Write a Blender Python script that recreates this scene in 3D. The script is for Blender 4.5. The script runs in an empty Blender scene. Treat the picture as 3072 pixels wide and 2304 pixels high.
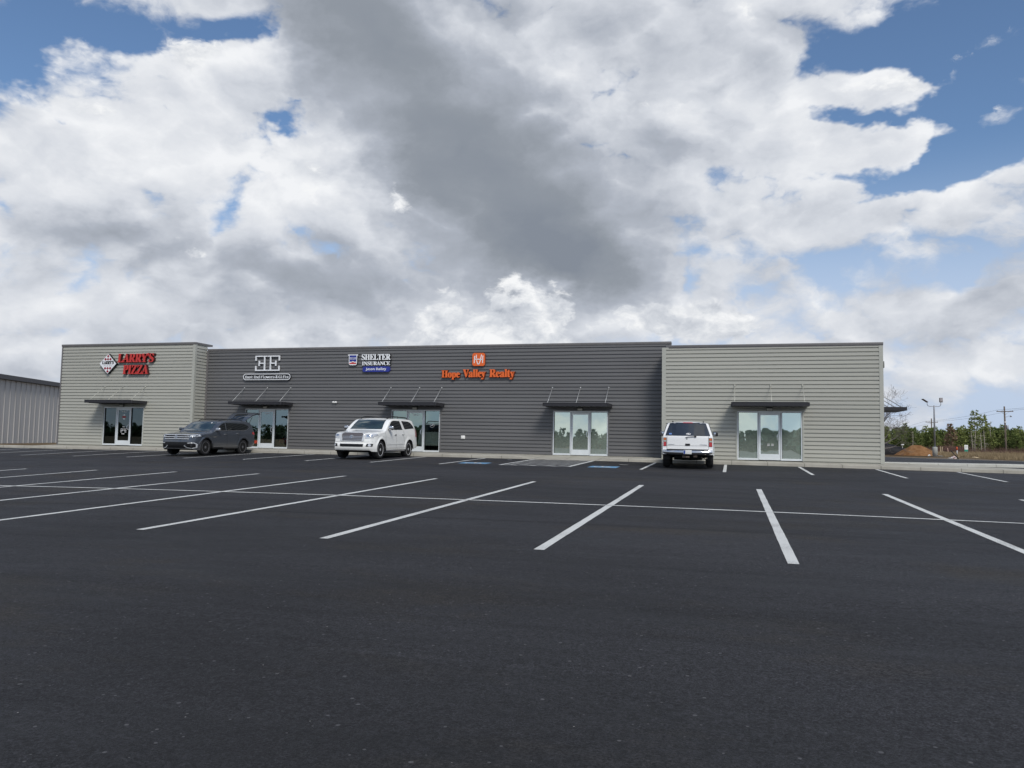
import bpy, bmesh, math, random
from mathutils import Vector, Matrix
from mathutils.bvhtree import BVHTree
from mathutils.geometry import delaunay_2d_cdt
R = math.radians
scene = bpy.context.scene
COL = scene.collection
rng = random.Random(7)

# ------------------------------------------------------------------ materials
def new_mat(name):
    m = bpy.data.materials.new(name); m.use_nodes = True
    nt = m.node_tree
    return m, nt, nt.nodes['Principled BSDF']

def mat(name, col, rough=.6, metal=0., spec=.4, var=.0, vscale=4., bump=0., bscale=40., coat=0., stretch=(1, 1, 1), col2=None, detail=6.):
    """principled material whose colour wanders between col and col2 by noise in object space"""
    m, nt, p = new_mat(name)
    p.inputs['Roughness'].default_value = rough
    p.inputs['Metallic'].default_value = metal
    p.inputs['Specular IOR Level'].default_value = spec
    p.inputs['Coat Weight'].default_value = coat
    p.inputs['Coat Roughness'].default_value = .04
    c = (*col, 1.)
    p.inputs['Base Color'].default_value = c
    tc = nt.nodes.new('ShaderNodeTexCoord')
    mp = nt.nodes.new('ShaderNodeMapping'); mp.inputs['Scale'].default_value = stretch
    nt.links.new(tc.outputs['Object'], mp.inputs['Vector'])
    if var > 0 or col2:
        n = nt.nodes.new('ShaderNodeTexNoise'); n.inputs['Scale'].default_value = vscale; n.inputs['Detail'].default_value = detail
        nt.links.new(mp.outputs['Vector'], n.inputs['Vector'])
        r = nt.nodes.new('ShaderNodeValToRGB')
        a = tuple(x * (1 - var) for x in col); b = tuple(min(1, x * (1 + var)) for x in col)
        if col2: a, b = col, col2
        r.color_ramp.elements[0].position = .32; r.color_ramp.elements[0].color = (*a, 1)
        r.color_ramp.elements[1].position = .68; r.color_ramp.elements[1].color = (*b, 1)
        nt.links.new(n.outputs['Fac'], r.inputs['Fac']); nt.links.new(r.outputs['Color'], p.inputs['Base Color'])
    if bump > 0:
        n2 = nt.nodes.new('ShaderNodeTexNoise'); n2.inputs['Scale'].default_value = bscale; n2.inputs['Detail'].default_value = 4
        nt.links.new(mp.outputs['Vector'], n2.inputs['Vector'])
        bn = nt.nodes.new('ShaderNodeBump'); bn.inputs['Strength'].default_value = bump; bn.inputs['Distance'].default_value = .02
        nt.links.new(n2.outputs['Fac'], bn.inputs['Height']); nt.links.new(bn.outputs['Normal'], p.inputs['Normal'])
    return m

def glass_mat(name, refl, tint, trans, wob=.0, wscale=3., veil=0.):
    """shop pane: part mirror (tinted coating), part see-through"""
    m, nt, p = new_mat(name); nt.nodes.remove(p)
    out = nt.nodes['Material Output']
    g = nt.nodes.new('ShaderNodeBsdfGlossy'); g.inputs['Color'].default_value = (*tint, 1); g.inputs['Roughness'].default_value = .012
    t = nt.nodes.new('ShaderNodeBsdfTransparent'); t.inputs['Color'].default_value = (*trans, 1)
    fr = nt.nodes.new('ShaderNodeFresnel'); fr.inputs['IOR'].default_value = 1.45
    mx = nt.nodes.new('ShaderNodeMath'); mx.operation = 'ADD'; mx.use_clamp = True; mx.inputs[1].default_value = refl
    nt.links.new(fr.outputs[0], mx.inputs[0])
    mix = nt.nodes.new('ShaderNodeMixShader')
    nt.links.new(mx.outputs[0], mix.inputs[0]); nt.links.new(t.outputs[0], mix.inputs[1]); nt.links.new(g.outputs[0], mix.inputs[2])
    last = mix
    if veil > 0:                                             # pale diffuse veil painted in to soften the reflection's contrast
        df = nt.nodes.new('ShaderNodeBsdfDiffuse'); df.inputs['Color'].default_value = (.62, .72, .64, 1)
        last = nt.nodes.new('ShaderNodeMixShader'); last.inputs[0].default_value = veil
        nt.links.new(mix.outputs[0], last.inputs[1]); nt.links.new(df.outputs[0], last.inputs[2])
    nt.links.new(last.outputs[0], out.inputs[0])
    if wob > 0:
        tc = nt.nodes.new('ShaderNodeTexCoord'); n = nt.nodes.new('ShaderNodeTexNoise'); n.inputs['Scale'].default_value = wscale; n.inputs['Detail'].default_value = 1
        nt.links.new(tc.outputs['Object'], n.inputs['Vector'])
        b = nt.nodes.new('ShaderNodeBump'); b.inputs['Strength'].default_value = wob; b.inputs['Distance'].default_value = .01
        nt.links.new(n.outputs['Fac'], b.inputs['Height']); nt.links.new(b.outputs['Normal'], g.inputs['Normal'])
    return m

# ------------------------------------------------------------------ mesh collecting
class MB:
    def __init__(s): s.v = []; s.f = []; s.m = []; s.sm = []
    def add(s, vs, fs, mi=0, smooth=False):
        o = len(s.v); s.v.extend([tuple(v) for v in vs])
        for f in fs: s.f.append([i + o for i in f]); s.m.append(mi); s.sm.append(smooth)
        return s
    def box(s, x0, y0, z0, x1, y1, z1, mi=0, bev=0.):
        if x0 > x1: x0, x1 = x1, x0
        if y0 > y1: y0, y1 = y1, y0
        if z0 > z1: z0, z1 = z1, z0
        if bev <= 0:
            v = [(x, y, z) for x in (x0, x1) for y in (y0, y1) for z in (z0, z1)]
            return s.add(v, [(0, 1, 3, 2), (4, 6, 7, 5), (0, 4, 5, 1), (2, 3, 7, 6), (0, 2, 6, 4), (1, 5, 7, 3)], mi)
        bm = bmesh.new(); bmesh.ops.create_cube(bm, size=1)
        for v in bm.verts: v.co = Vector(((x0 + x1) / 2 + v.co.x * (x1 - x0), (y0 + y1) / 2 + v.co.y * (y1 - y0), (z0 + z1) / 2 + v.co.z * (z1 - z0)))
        bmesh.ops.bevel(bm, geom=bm.edges[:], offset=bev, segments=2, affect='EDGES', profile=.6)
        s.bm(bm, mi, True); bm.free(); return s
    def bm(s, bm, mi=0, smooth=False):
        bm.verts.ensure_lookup_table(); bm.verts.index_update()
        return s.add([v.co for v in bm.verts], [[v.index for v in f.verts] for f in bm.faces], mi, smooth)
    def tube(s, pts, rad, n=8, mi=0, cap=True, smooth=True):
        pts = [Vector(p) for p in pts]; rs = rad if isinstance(rad, (list, tuple)) else [rad] * len(pts)
        vs = []; up = None
        for i, p in enumerate(pts):
            t = (pts[min(i + 1, len(pts) - 1)] - pts[max(i - 1, 0)])
            if t.length < 1e-9: t = Vector((0, 0, 1))
            t.normalize()
            if up is None:
                up = Vector((0, 0, 1)) if abs(t.z) < .9 else Vector((1, 0, 0))
            a = t.cross(up)
            if a.length < 1e-6: a = t.orthogonal()
            a.normalize(); b = a.cross(t).normalized(); up = b
            for k in range(n):
                w = 2 * math.pi * k / n; vs.append(p + (a * math.cos(w) + b * math.sin(w)) * rs[i])
        fs = []
        for i in range(len(pts) - 1):
            for k in range(n):
                a, b = i * n + k, i * n + (k + 1) % n
                fs.append((a, b, b + n, a + n))
        if cap: fs.append(tuple(range(n))[::-1]); fs.append(tuple(range((len(pts) - 1) * n, len(pts) * n)))
        return s.add(vs, fs, mi, smooth)
    def lathe(s, prof, n=24, axis='z', center=(0, 0, 0), mi=0, smooth=True, close=False):
        """prof: (r, h) pairs turned round axis"""
        vs = []
        for r, h in prof:
            for k in range(n):
                w = 2 * math.pi * k / n; c, q = r * math.cos(w), r * math.sin(w)
                if axis == 'z': p = (c, q, h)
                elif axis == 'x': p = (h, c, q)
                else: p = (q, h, c)
                vs.append((p[0] + center[0], p[1] + center[1], p[2] + center[2]))
        fs = []
        m = len(prof)
        for i in range(m if close else m - 1):
            j = (i + 1) % m
            for k in range(n):
                fs.append((i * n + k, i * n + (k + 1) % n, j * n + (k + 1) % n, j * n + k))
        if not close:
            if prof[0][0] > 1e-6: fs.append(tuple(range(n))[::-1])
            if prof[-1][0] > 1e-6: fs.append(tuple(range((m - 1) * n, m * n)))
        return s.add(vs, fs, mi, smooth)
    def prism(s, poly, a, b, plane='xz', mi=0, mside=None):
        """poly in plane, extruded along the third axis from a to b (a is the face drawn with mi)"""
        def P(p, d):
            return {'xz': (p[0], d, p[1]), 'xy': (p[0], p[1], d), 'yz': (d, p[0], p[1])}[plane]
        n = len(poly)
        vs = [P(p, a) for p in poly] + [P(p, b) for p in poly]
        s.add(vs, [tuple(range(n)), tuple(range(n, 2 * n))[::-1]], mi)
        s.add(vs, [(i, i + n, (i + 1) % n + n, (i + 1) % n) for i in range(n)], mi if mside is None else mside)
        return s
    def build(s, name, mats, parent=None, fix=True, sharp=None):
        me = bpy.data.meshes.new(name)
        me.from_pydata(s.v, [], s.f)
        if not isinstance(mats, (list, tuple)): mats = [mats]
        for m in mats: me.materials.append(m)
        me.polygons.foreach_set('material_index', s.m); me.polygons.foreach_set('use_smooth', s.sm)
        if fix:
            bm = bmesh.new(); bm.from_mesh(me); bmesh.ops.recalc_face_normals(bm, faces=bm.faces[:]); bm.to_mesh(me); bm.free()
        if sharp: me.set_sharp_from_angle(angle=R(sharp))
        me.update()
        o = bpy.data.objects.new(name, me); COL.objects.link(o)
        if parent is not None: o.parent = parent
        return o

def tag(o, label=None, cat=None, group=None, kind=None):
    if label: o['label'] = label
    if cat: o['category'] = cat
    if group: o['group'] = group
    if kind: o['kind'] = kind
    return o
def empty(name, loc, label, cat, group=None, rz=0.):
    o = bpy.data.objects.new(name, None); COL.objects.link(o); o.location = loc; o.rotation_euler = (0, 0, rz); o.empty_display_size = .2
    return tag(o, label, cat, group)
def copy_tree(o, parent=None):
    c = o.copy(); COL.objects.link(c)
    if parent is not None: c.parent = parent
    for ch in [k for k in bpy.data.objects if k.parent == o]: copy_tree(ch, c)
    return c

# ------------------------------------------------------------------ lettering
def uni(s, up, lo, dg=None):
    o = ''
    for ch in s:
        if 'A' <= ch <= 'Z': o += chr(up + ord(ch) - 65)
        elif 'a' <= ch <= 'z': o += chr(lo + ord(ch) - 97)
        elif '0' <= ch <= '9' and dg: o += chr(dg + ord(ch) - 48)
        else: o += ch
    return o
SERIF = lambda s: uni(s, 0x1D400, 0x1D41A, 0x1D7CE)
SERIFI = lambda s: uni(s, 0x1D468, 0x1D482, 0x1D7CE)
MONO = lambda s: uni(s, 0x1D670, 0x1D68A, 0x1D7F6)
SANS = lambda s: uni(s, 0x1D5D4, 0x1D5EE, 0x1D7EC)
def text_mesh(mb, body, x0, x1, z0, z1, yf, yb, mi=0, mside=None, offset=0., shear=0., spacing=1., flip=1):
    """letters fitted to the box x0..x1 / z0..z1 in an xz plane, front at yf, back at yb"""
    cu = bpy.data.curves.new('t', 'FONT'); cu.body = body; cu.size = 1.; cu.extrude = .5; cu.offset = offset; cu.shear = shear
    cu.space_character = spacing; cu.resolution_u = 4
    to = bpy.data.objects.new('t', cu); COL.objects.link(to)
    dg = bpy.context.evaluated_depsgraph_get()
    me = bpy.data.meshes.new_from_object(to.evaluated_get(dg))
    xs = [v.co.x for v in me.vertices]; ys = [v.co.y for v in me.vertices]
    ax, bx, ay, by = min(xs), max(xs), min(ys), max(ys)
    if z0 is None: z0 = z1 - (x1 - x0) * (by - ay) / (bx - ax)
    vs = []
    for v in me.vertices:
        t = (v.co.x - ax) / (bx - ax)
        vs.append((x0 + (x1 - x0) * t, yf if v.co.z > 0 else yb, z0 + (z1 - z0) * (v.co.y - ay) / (by - ay)))
    front = [list(p.vertices) for p in me.polygons if abs(p.normal.z) > .5]
    side = [list(p.vertices) for p in me.polygons if abs(p.normal.z) <= .5]
    mb.add(vs, front, mi); mb.add(vs, side, mi if mside is None else mside)
    bpy.data.objects.remove(to); bpy.data.curves.remove(cu); bpy.data.meshes.remove(me)
    return mb
def round_rect(x0, x1, z0, z1, r, n=6):
    pts = []
    for cx, cz, a in ((x1 - r, z1 - r, 0), (x0 + r, z1 - r, 90), (x0 + r, z0 + r, 180), (x1 - r, z0 + r, 270)):
        for k in range(n + 1):
            w = R(a + 90 * k / n); pts.append((cx + r * math.cos(w), cz + r * math.sin(w)))
    return pts

# ------------------------------------------------------------------ camera
cam = bpy.data.cameras.new('camera'); co = bpy.data.objects.new('camera', cam); COL.objects.link(co)
cam.sensor_width = 36; cam.lens = 27.497; cam.clip_start = .05; cam.clip_end = 6000
_r, _u, _d = Vector((.96281659, .26957752, .01766858)), Vector((.00213309, -.07298527, .99733074)), Vector((-.2701475, .96020889, .07084646))
CAMZ = .7366
co.matrix_world = Matrix(((_r.x, _u.x, -_d.x, 0), (_r.y, _u.y, -_d.y, 0), (_r.z, _u.z, -_d.z, CAMZ), (0, 0, 0, 1)))
scene.camera = co
scene.view_settings.view_transform = 'Standard'; scene.view_settings.look = 'None'
scene.view_settings.exposure = .15; scene.view_settings.gamma = 1
BLOBS = [
    (-48.37, 22.73, 4.69, 2.36, 0, -0.85, 0),
    (-42.1, 25.61, 4.02, 1.26, 0, -0.55, 0),
    (-35.89, 26.77, 2.35, 1.42, 0, -0.6, 0),
    (-33.57, 20.83, 2.51, 0.57, 30, -0.38, 0),
    (-31.89, 22.75, 1.68, 0.44, 20, -0.3, 0),
    (-30.38, 25.59, 3.69, 3.78, 0, 0.4, -0.2),
    (-23.16, 21.18, 4.36, 3.15, -20, 0.3, -0.14),
    (-29.18, 20.17, 2.01, 0.44, 10, -0.3, 0),
    (-36.62, 16.1, 0.87, 0.38, 0, -0.05, 0),
    (-30.91, 14.18, 3.69, 1.42, 0, 0.4, 0.05),
    (-35.7, 16.05, 1.68, 1.26, 0, 0.25, 0.1),
    (-1.26, 19.71, 2.01, 1.13, 0, 0.35, 0.05),
    (-45.59, 19.33, 1.14, 0.76, 0, -0.32, 0),
    (-46.94, 20.15, 1.01, 0.5, 0, -0.2, 0),
    (13.2, 25.62, 7.37, 2.52, 0, -0.9, 0),
    (16.53, 22.87, 4.02, 2.83, 0, -0.6, 0),
    (9.22, 22.13, 4.02, 0.69, 8, -0.6, 0),
    (16.41, 18.1, 3.02, 1.89, 0, -0.7, 0),
    (11.4, 17.58, 6.03, 0.88, 8, -0.6, 0),
    (5.98, 22.28, 2.01, 0.79, 0, -0.3, 0),
    (4.37, 12.38, 2.68, 0.44, 0, -0.2, 0),
    (6.2, 14.42, 7.37, 1.26, 0, 0.28, 0.02),
    (-6.5, 7.83, 1.34, 0.79, 0, -0.25, 0),
    (-20.84, 11.33, 2.35, 1.42, 20, -0.25, -0.05),
    (-37.3, 24.05, 5.03, 2.52, 15, 0.35, 0.3),
    (-43.96, 23.88, 2.01, 0.95, 0, 0.35, 0.15),
    (-43.4, 18.77, 5.7, 2.83, 0, 0.35, 0.2),
    (-29.73, 17.28, 6.7, 2.52, 0, 0.45, 0.28),
    (-41.04, 16.26, 2.01, 1.26, 0, 0.3, 0.28),
    (-46.69, 15.64, 5.03, 2.52, 0, 0.4, 0.26),
    (-45.54, 8.6, 5.7, 1.42, 0, 0.4, 0.2),
    (-37.92, 11.66, 1.34, 0.79, 0, 0.3, 0.3),
    (-32.39, 19.17, 4.02, 1.89, 0, 0.3, 0.2),
    (-37.63, 18.52, 4.02, 1.89, 0, 0.3, 0.12),
    (12.07, 23.73, 8.04, 1.13, 9, 0.85, 0.25),
    (10.62, 20.61, 6.7, 1.45, 10, 0.85, 0.3),
    (5.66, 20.45, 3.02, 1.89, 0, 0.3, 0.2),
    (12.46, 16.15, 7.71, 1.26, 3, 0.5, 0.25),
    (3.8, 17.05, 4.36, 1.26, 5, 0.35, 0.2),
    (-2.57, 22.06, 4.69, 2.52, 30, 0.4, 0.18),
    (1.35, 28.27, 1.68, 1.26, 0, 0.3, 0.25),
    (1.33, 23.51, 4.02, 1.89, 40, 0.3, 0.1),
    (-22.13, 8.62, 3.02, 1.95, -20, 0.6, 0.42),
    (-14.29, 8.81, 3.02, 1.57, 0, 0.55, 0.38),
    (-3.21, 7.97, 4.19, 1.26, 0, 0.6, 0.4),
    (-30.95, 6.42, 3.02, 0.69, 0, 0.3, 0.3),
    (7.58, 7.54, 2.01, 0.69, 0, 0.3, 0.25),
    (15.39, 6.6, 3.02, 1.26, 0, 0.3, 0.15),
    (-26.75, 26.54, 7.04, 5.36, -25, 0.75, -0.3),
    (-14.75, 15.44, 6.7, 5.67, -25, 0.9, -0.5),
    (-19.69, 20.43, 6.7, 4.72, -30, 0.7, -0.3),
    (-11.81, 26.85, 7.71, 3.46, 0, 0.7, 0.1),
    (-5.23, 18.84, 3.35, 3.78, 30, 0.4, -0.08),
    (-11.6, 11.84, 5.36, 1.89, 0, 0.6, -0.32),
    (-30.18, 28.68, 5.36, 1.89, 0, 0.4, -0.16),
    (-30.75, 9.85, 6.7, 2.36, -12, 0.55, -0.28),
    (-41.94, 11.83, 8.38, 1.07, -3, 0.45, -0.18),
    (-26.23, 11.43, 4.36, 2.83, 0, 0.35, -0.16),
    (-11.62, 13.16, 6.37, 2.21, -10, 0.4, -0.2),
    (3.87, 26.33, 5.03, 2.52, 30, 0.45, -0.1),
    (0.01, 11.64, 6.7, 1.89, 0, 0.1, -0.05),
    (14.44, 9.57, 4.69, 1.57, 10, 0.4, -0.18),
    (8.2, 10.6, 6.03, 1.89, 0, 0.12, 0.0),
    (-40.04, 7.29, 8.04, 1.26, 0, 0.2, -0.02),
    (2.24, 15.32, 5.7, 1.57, 0, 0.2, -0.04),
]
BLOBS2 = [
    (-37.05, 25.2, 3.69, 1.73, 20, 0.5, 0),
    (-44.0, 24.54, 1.68, 0.82, 0, 0.5, 0),
    (-43.75, 20.11, 4.02, 1.42, 0, 0.36, 0),
    (-29.78, 18.67, 4.69, 1.42, -10, 0.5, 0),
    (-24.08, 18.01, 2.01, 1.57, 0, 0.5, 0),
    (-41.05, 16.55, 1.68, 1.07, 0, 0.45, 0),
    (-4.58, 23.37, 3.02, 1.26, 20, 0.36, 0),
    (11.51, 23.82, 6.03, 0.76, 8, 0.5, 0),
    (10.62, 20.81, 5.7, 1.07, 10, 0.52, 0),
    (-22.64, 8.93, 2.68, 1.95, 0, 0.85, 0),
    (-19.73, 7.35, 2.68, 1.57, 0, 0.75, 0),
    (-24.44, 7.03, 2.35, 1.1, 0, 0.5, 0),
    (-16.35, 9.11, 1.68, 1.89, 0, 0.85, 0),
    (-13.94, 8.14, 2.68, 1.73, 0, 0.8, 0),
    (-11.56, 8.83, 1.68, 1.42, 0, 0.6, 0),
    (-5.84, 8.33, 1.68, 1.39, 0, 0.8, 0),
    (-3.21, 7.64, 3.35, 1.2, 0, 0.8, 0),
    (0.01, 8.02, 2.01, 1.32, 0, 0.8, 0),
    (-37.92, 11.66, 0.87, 0.63, 0, 0.6, 0),
    (7.87, 7.78, 1.34, 0.69, 0, 0.55, 0),
    (-5.05, 16.94, 2.01, 0.57, 0, 0.35, 0),
    (1.99, 28.73, 0.87, 0.95, 0, 0.55, 0),
    (-13.58, 6.96, 5.03, 0.63, 0, 0.4, 0),
    (-46.31, 8.52, 3.35, 0.95, 0, 0.28, 0),
    (-29.74, 17.59, 3.69, 0.95, -20, 0.3, 0),
    (5.31, 16.16, 4.02, 0.57, 3, 0.3, 0),
    (13.25, 15.48, 3.02, 0.69, 8, 0.35, 0),
]
# ------------------------------------------------------------------ sky: Nishita blue with procedural cloud layers, sun lamp
SUN_EL, SUN_AZ = 44., 146.      # azimuth clockwise from +y: the sun stands behind the camera to the right
world = bpy.data.worlds.new('World'); scene.world = world; world.use_nodes = True
wt = world.node_tree; wn = wt.nodes; wn.clear()
def _in(node, i, v):
    if isinstance(v, (int, float)): node.inputs[i].default_value = v
    else: wt.links.new(v, node.inputs[i])
def op(o, a, b=0., c=None, clamp=False):
    n = wn.new('ShaderNodeMath'); n.operation = o; n.use_clamp = clamp
    _in(n, 0, a); _in(n, 1, b)
    if c is not None: _in(n, 2, c)
    return n.outputs[0]
add = lambda a, b: op('ADD', a, b)
sub = lambda a, b: op('SUBTRACT', a, b)
mul = lambda a, b: op('MULTIPLY', a, b)
def mad(a, b, c): return op('MULTIPLY_ADD', a, b, c)
def sstep(x, a, b):
    n = wn.new('ShaderNodeMapRange'); n.interpolation_type = 'SMOOTHSTEP'; n.clamp = True
    _in(n, 0, x); n.inputs[1].default_value = a; n.inputs[2].default_value = b
    n.inputs[3].default_value = 0.; n.inputs[4].default_value = 1.
    return n.outputs[0]
def vec(x, y, z):
    n = wn.new('ShaderNodeCombineXYZ'); _in(n, 0, x); _in(n, 1, y); _in(n, 2, z); return n.outputs[0]
def noise(v, sc, det, rough=.55, lac=2.1):
    n = wn.new('ShaderNodeTexNoise'); n.inputs['Scale'].default_value = sc; n.inputs['Detail'].default_value = det
    n.inputs['Roughness'].default_value = rough; n.inputs['Lacunarity'].default_value = lac
    wt.links.new(v, n.inputs['Vector']); return n
def puffs(v, sc, det=3.):
    n = wn.new('ShaderNodeTexNoise'); n.noise_type = 'RIDGED_MULTIFRACTAL'; n.normalize = True
    n.inputs['Scale'].default_value = sc; n.inputs['Detail'].default_value = det; n.inputs['Roughness'].default_value = .55
    n.inputs['Offset'].default_value = 1.; n.inputs['Gain'].default_value = 1.
    wt.links.new(v, n.inputs['Vector']); return n.outputs['Fac']
def vadd(a, b):
    n = wn.new('ShaderNodeVectorMath'); n.operation = 'ADD'
    for i, q in enumerate((a, b)):
        if isinstance(q, tuple): n.inputs[i].default_value = q
        else: wt.links.new(q, n.inputs[i])
    return n.outputs[0]
def vscale(a, s):
    n = wn.new('ShaderNodeVectorMath'); n.operation = 'SCALE'; wt.links.new(a, n.inputs[0]); n.inputs[3].default_value = s; return n.outputs[0]
def mixc(f, a, b):
    n = wn.new('ShaderNodeMix'); n.data_type = 'RGBA'; _in(n, 0, f)
    for i, q in ((6, a), (7, b)):
        if isinstance(q, tuple): n.inputs[i].default_value = (*q, 1)
        else: wt.links.new(q, n.inputs[i])
    return n.outputs[2]
tcw = wn.new('ShaderNodeTexCoord'); nv = wn.new('ShaderNodeVectorMath'); nv.operation = 'NORMALIZE'
wt.links.new(tcw.outputs['Generated'], nv.inputs[0])
sp = wn.new('ShaderNodeSeparateXYZ'); wt.links.new(nv.outputs[0], sp.inputs[0]); dx, dy, dz = sp.outputs
az0 = mul(op('ARCTAN2', dx, dy), 57.29578); el0 = mul(op('ARCSINE', dz), 57.29578)
P = vec(dx, dy, mul(dz, 1.55))
# the edges of every mass wander: warp the direction first
w1 = noise(P, 5., 5., .6); ws = wn.new('ShaderNodeSeparateColor'); wt.links.new(w1.outputs['Color'], ws.inputs[0])
az = mad(sub(ws.outputs[0], .5), 13., az0); el = mad(sub(ws.outputs[1], .5), 8., el0)
AE = vec(az, el, 0.)
def gauss(a0, e0, ra, re, rot):
    m = wn.new('ShaderNodeMapping'); m.vector_type = 'TEXTURE'
    m.inputs['Location'].default_value = (a0, e0, 0); m.inputs['Rotation'].default_value = (0, 0, R(rot)); m.inputs['Scale'].default_value = (ra * 2.3, re * 2.3, 1)
    wt.links.new(AE, m.inputs['Vector'])
    t = wn.new('ShaderNodeTexGradient'); t.gradient_type = 'QUADRATIC_SPHERE'; wt.links.new(m.outputs[0], t.inputs[0])
    return t.outputs['Fac']
M = L = None
for (a0, e0, ra, re, rot, wM, wL) in BLOBS:
    g = gauss(a0, e0, ra, re, rot)
    if wM: M = mul(g, wM) if M is None else mad(g, wM, M)
    if wL: L = mul(g, wL) if L is None else mad(g, wL, L)
# broken cloud cover: fractal noise plus rounded puffs
Pw = vadd(P, vscale(vadd(w1.outputs['Color'], (-.5, -.5, -.5)), .10))
def dens(v):
    f = noise(v, 5.2, 10., .545).outputs['Fac']; q = puffs(v, 10., 4.)
    return add(f, mul(sub(.5, q), .13))
D0 = dens(Pw); D1 = dens(vadd(Pw, (.014, -.006, .040)))
cover = add(add(add(M, .17), mul(sstep(el0, 15., 4.), .13)), mul(sub(D0, .5), 1.6)); fine = noise(Pw, 15., 8., .6).outputs['Fac']; cover = add(cover, mul(sub(fine, .5), .55))
mask = sstep(cover, -.02, .30)
thick = sstep(cover, .10, .95)
relief = sub(D0, D1)
Lb = add(mul(L, .95), .66); lum = add(Lb, mul(relief, mad(sstep(Lb, .2, .62), .8, .25)))
lum = add(lum, mul(sub(.5, thick), .16))
lum = mad(mul(sub(fine, .5), sstep(lum, .1, .6)), .20, lum)
lumc = op('MAXIMUM', op('MINIMUM', lum, 1.), 0.)
# nothing here depends on who looks: the same colours light the scene
ramp = wn.new('ShaderNodeValToRGB'); rr = ramp.color_ramp
for i, (p_, c_) in enumerate(((.0, (.225, .255, .305)), (.22, (.275, .305, .35)), (.5, (.42, .455, .52)), (.74, (.64, .67, .725)), (1., (.86, .875, .90)))):
    e_ = rr.elements[i] if i < 2 else rr.elements.new(p_)
    e_.position = p_; e_.color = (*c_, 1)
wt.links.new(lumc, ramp.inputs[0])
sky = wn.new('ShaderNodeTexSky'); sky.sky_type = 'NISHITA'; sky.sun_disc = False
sky.sun_elevation = R(SUN_EL); sky.sun_rotation = R(SUN_AZ); sky.air_density = 1.; sky.dust_density = 1.2; sky.ozone_density = 1.6
bg1 = wn.new('ShaderNodeBackground'); bg1.inputs[1].default_value = .1; skm = wn.new('ShaderNodeVectorMath'); skm.operation = 'MULTIPLY'; wt.links.new(sky.outputs[0], skm.inputs[0]); skm.inputs[1].default_value = (.86, .985, 1.10); wt.links.new(skm.outputs[0], bg1.inputs[0])
bg2 = wn.new('ShaderNodeBackground'); bg2.inputs[1].default_value = .93; wt.links.new(ramp.outputs[0], bg2.inputs[0])
# pale haze in the clear air towards the horizon
bgh = wn.new('ShaderNodeBackground'); bgh.inputs[0].default_value = (.47, .56, .72, 1)
mxh = wn.new('ShaderNodeMixShader'); wt.links.new(mul(sstep(el0, 20., 6.), .92), mxh.inputs[0]); wt.links.new(bg1.outputs[0], mxh.inputs[1]); wt.links.new(bgh.outputs[0], mxh.inputs[2])
mxs = wn.new('ShaderNodeMixShader'); wt.links.new(mask, mxs.inputs[0]); wt.links.new(mxh.outputs[0], mxs.inputs[1]); wt.links.new(bg2.outputs[0], mxs.inputs[2])
# crisp heaped cumulus low over the roofs
M2 = None
for (a0, e0, ra, re, rot, wM, wL) in BLOBS2:
    g = gauss(a0, e0, ra, re, rot); M2 = mul(g, wM) if M2 is None else mad(g, wM, M2)
F1 = noise(vadd(Pw, (.004, -.002, .014)), 15., 8., .6).outputs['Fac']
cov2 = add(add(M2, mul(sub(fine, .5), 1.5)), mul(sub(D0, .5), .9))
mask2 = sstep(cov2, .34, .60)
lum2 = add(.76, mul(add(sub(fine, F1), sub(D0, D1)), 1.5)); lum2 = add(lum2, mul(sub(.75, cov2), .12))
ramp2 = wn.new('ShaderNodeValToRGB')
for i, (p_, c_) in enumerate(((.30, (.42, .455, .52)), (.66, (.66, .69, .74)), (1., (.93, .94, .95)))):
    e_ = ramp2.color_ramp.elements[i] if i < 2 else ramp2.color_ramp.elements.new(p_)
    e_.position = p_; e_.color = (*c_, 1)
wt.links.new(op('MAXIMUM', op('MINIMUM', lum2, 1.), 0.), ramp2.inputs[0])
bg3 = wn.new('ShaderNodeBackground'); bg3.inputs[1].default_value = .9; wt.links.new(ramp2.outputs[0], bg3.inputs[0])
mx3 = wn.new('ShaderNodeMixShader'); wt.links.new(mask2, mx3.inputs[0]); wt.links.new(mxs.outputs[0], mx3.inputs[1]); wt.links.new(bg3.outputs[0], mx3.inputs[2])
wo = wn.new('ShaderNodeOutputWorld'); wt.links.new(mx3.outputs[0], wo.inputs[0])
sl = bpy.data.lights.new('sun', 'SUN'); sl.energy = 2.5; sl.angle = R(18); sl.color = (1, .95, .88)
so = bpy.data.objects.new('sun', sl); COL.objects.link(so)
sd = Vector((math.sin(R(SUN_AZ)) * math.cos(R(SUN_EL)), math.cos(R(SUN_AZ)) * math.cos(R(SUN_EL)), math.sin(R(SUN_EL))))
so.rotation_euler = sd.to_track_quat('Z', 'Y').to_euler()
# ------------------------------------------------------------------ ground
K = (-1.2377, .12437, .40842, -.2465, -.26447, -.00784, .19381, .10888, -.03192, -.0267)
def lot(x, y):
    """height of the asphalt: the lot falls away from the shops and to the left"""
    y = max(-6., min(36.2, y)); x = max(-1.25 * max(y, 4) - 8, -46., min(17., x))
    X, Y = (x + 10) / 25, (y - 20) / 20
    b = (1, X, Y, X * X, X * Y, Y * Y, X * X * Y, X * Y * Y, X ** 3, X * X * Y * Y)
    return sum(p * q for p, q in zip(K, b)) + .7366
FAR = -.29
def ease(t): t = max(0., min(1., t)); return t * t * (3 - 2 * t)
def gz(x, y):
    """asphalt or bare ground level anywhere"""
    if y <= 36.2: return lot(x, y)
    return lot(x, 36.2) * (1 - ease((y - 36.2) / 14)) + FAR * ease((y - 36.2) / 14)

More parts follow.
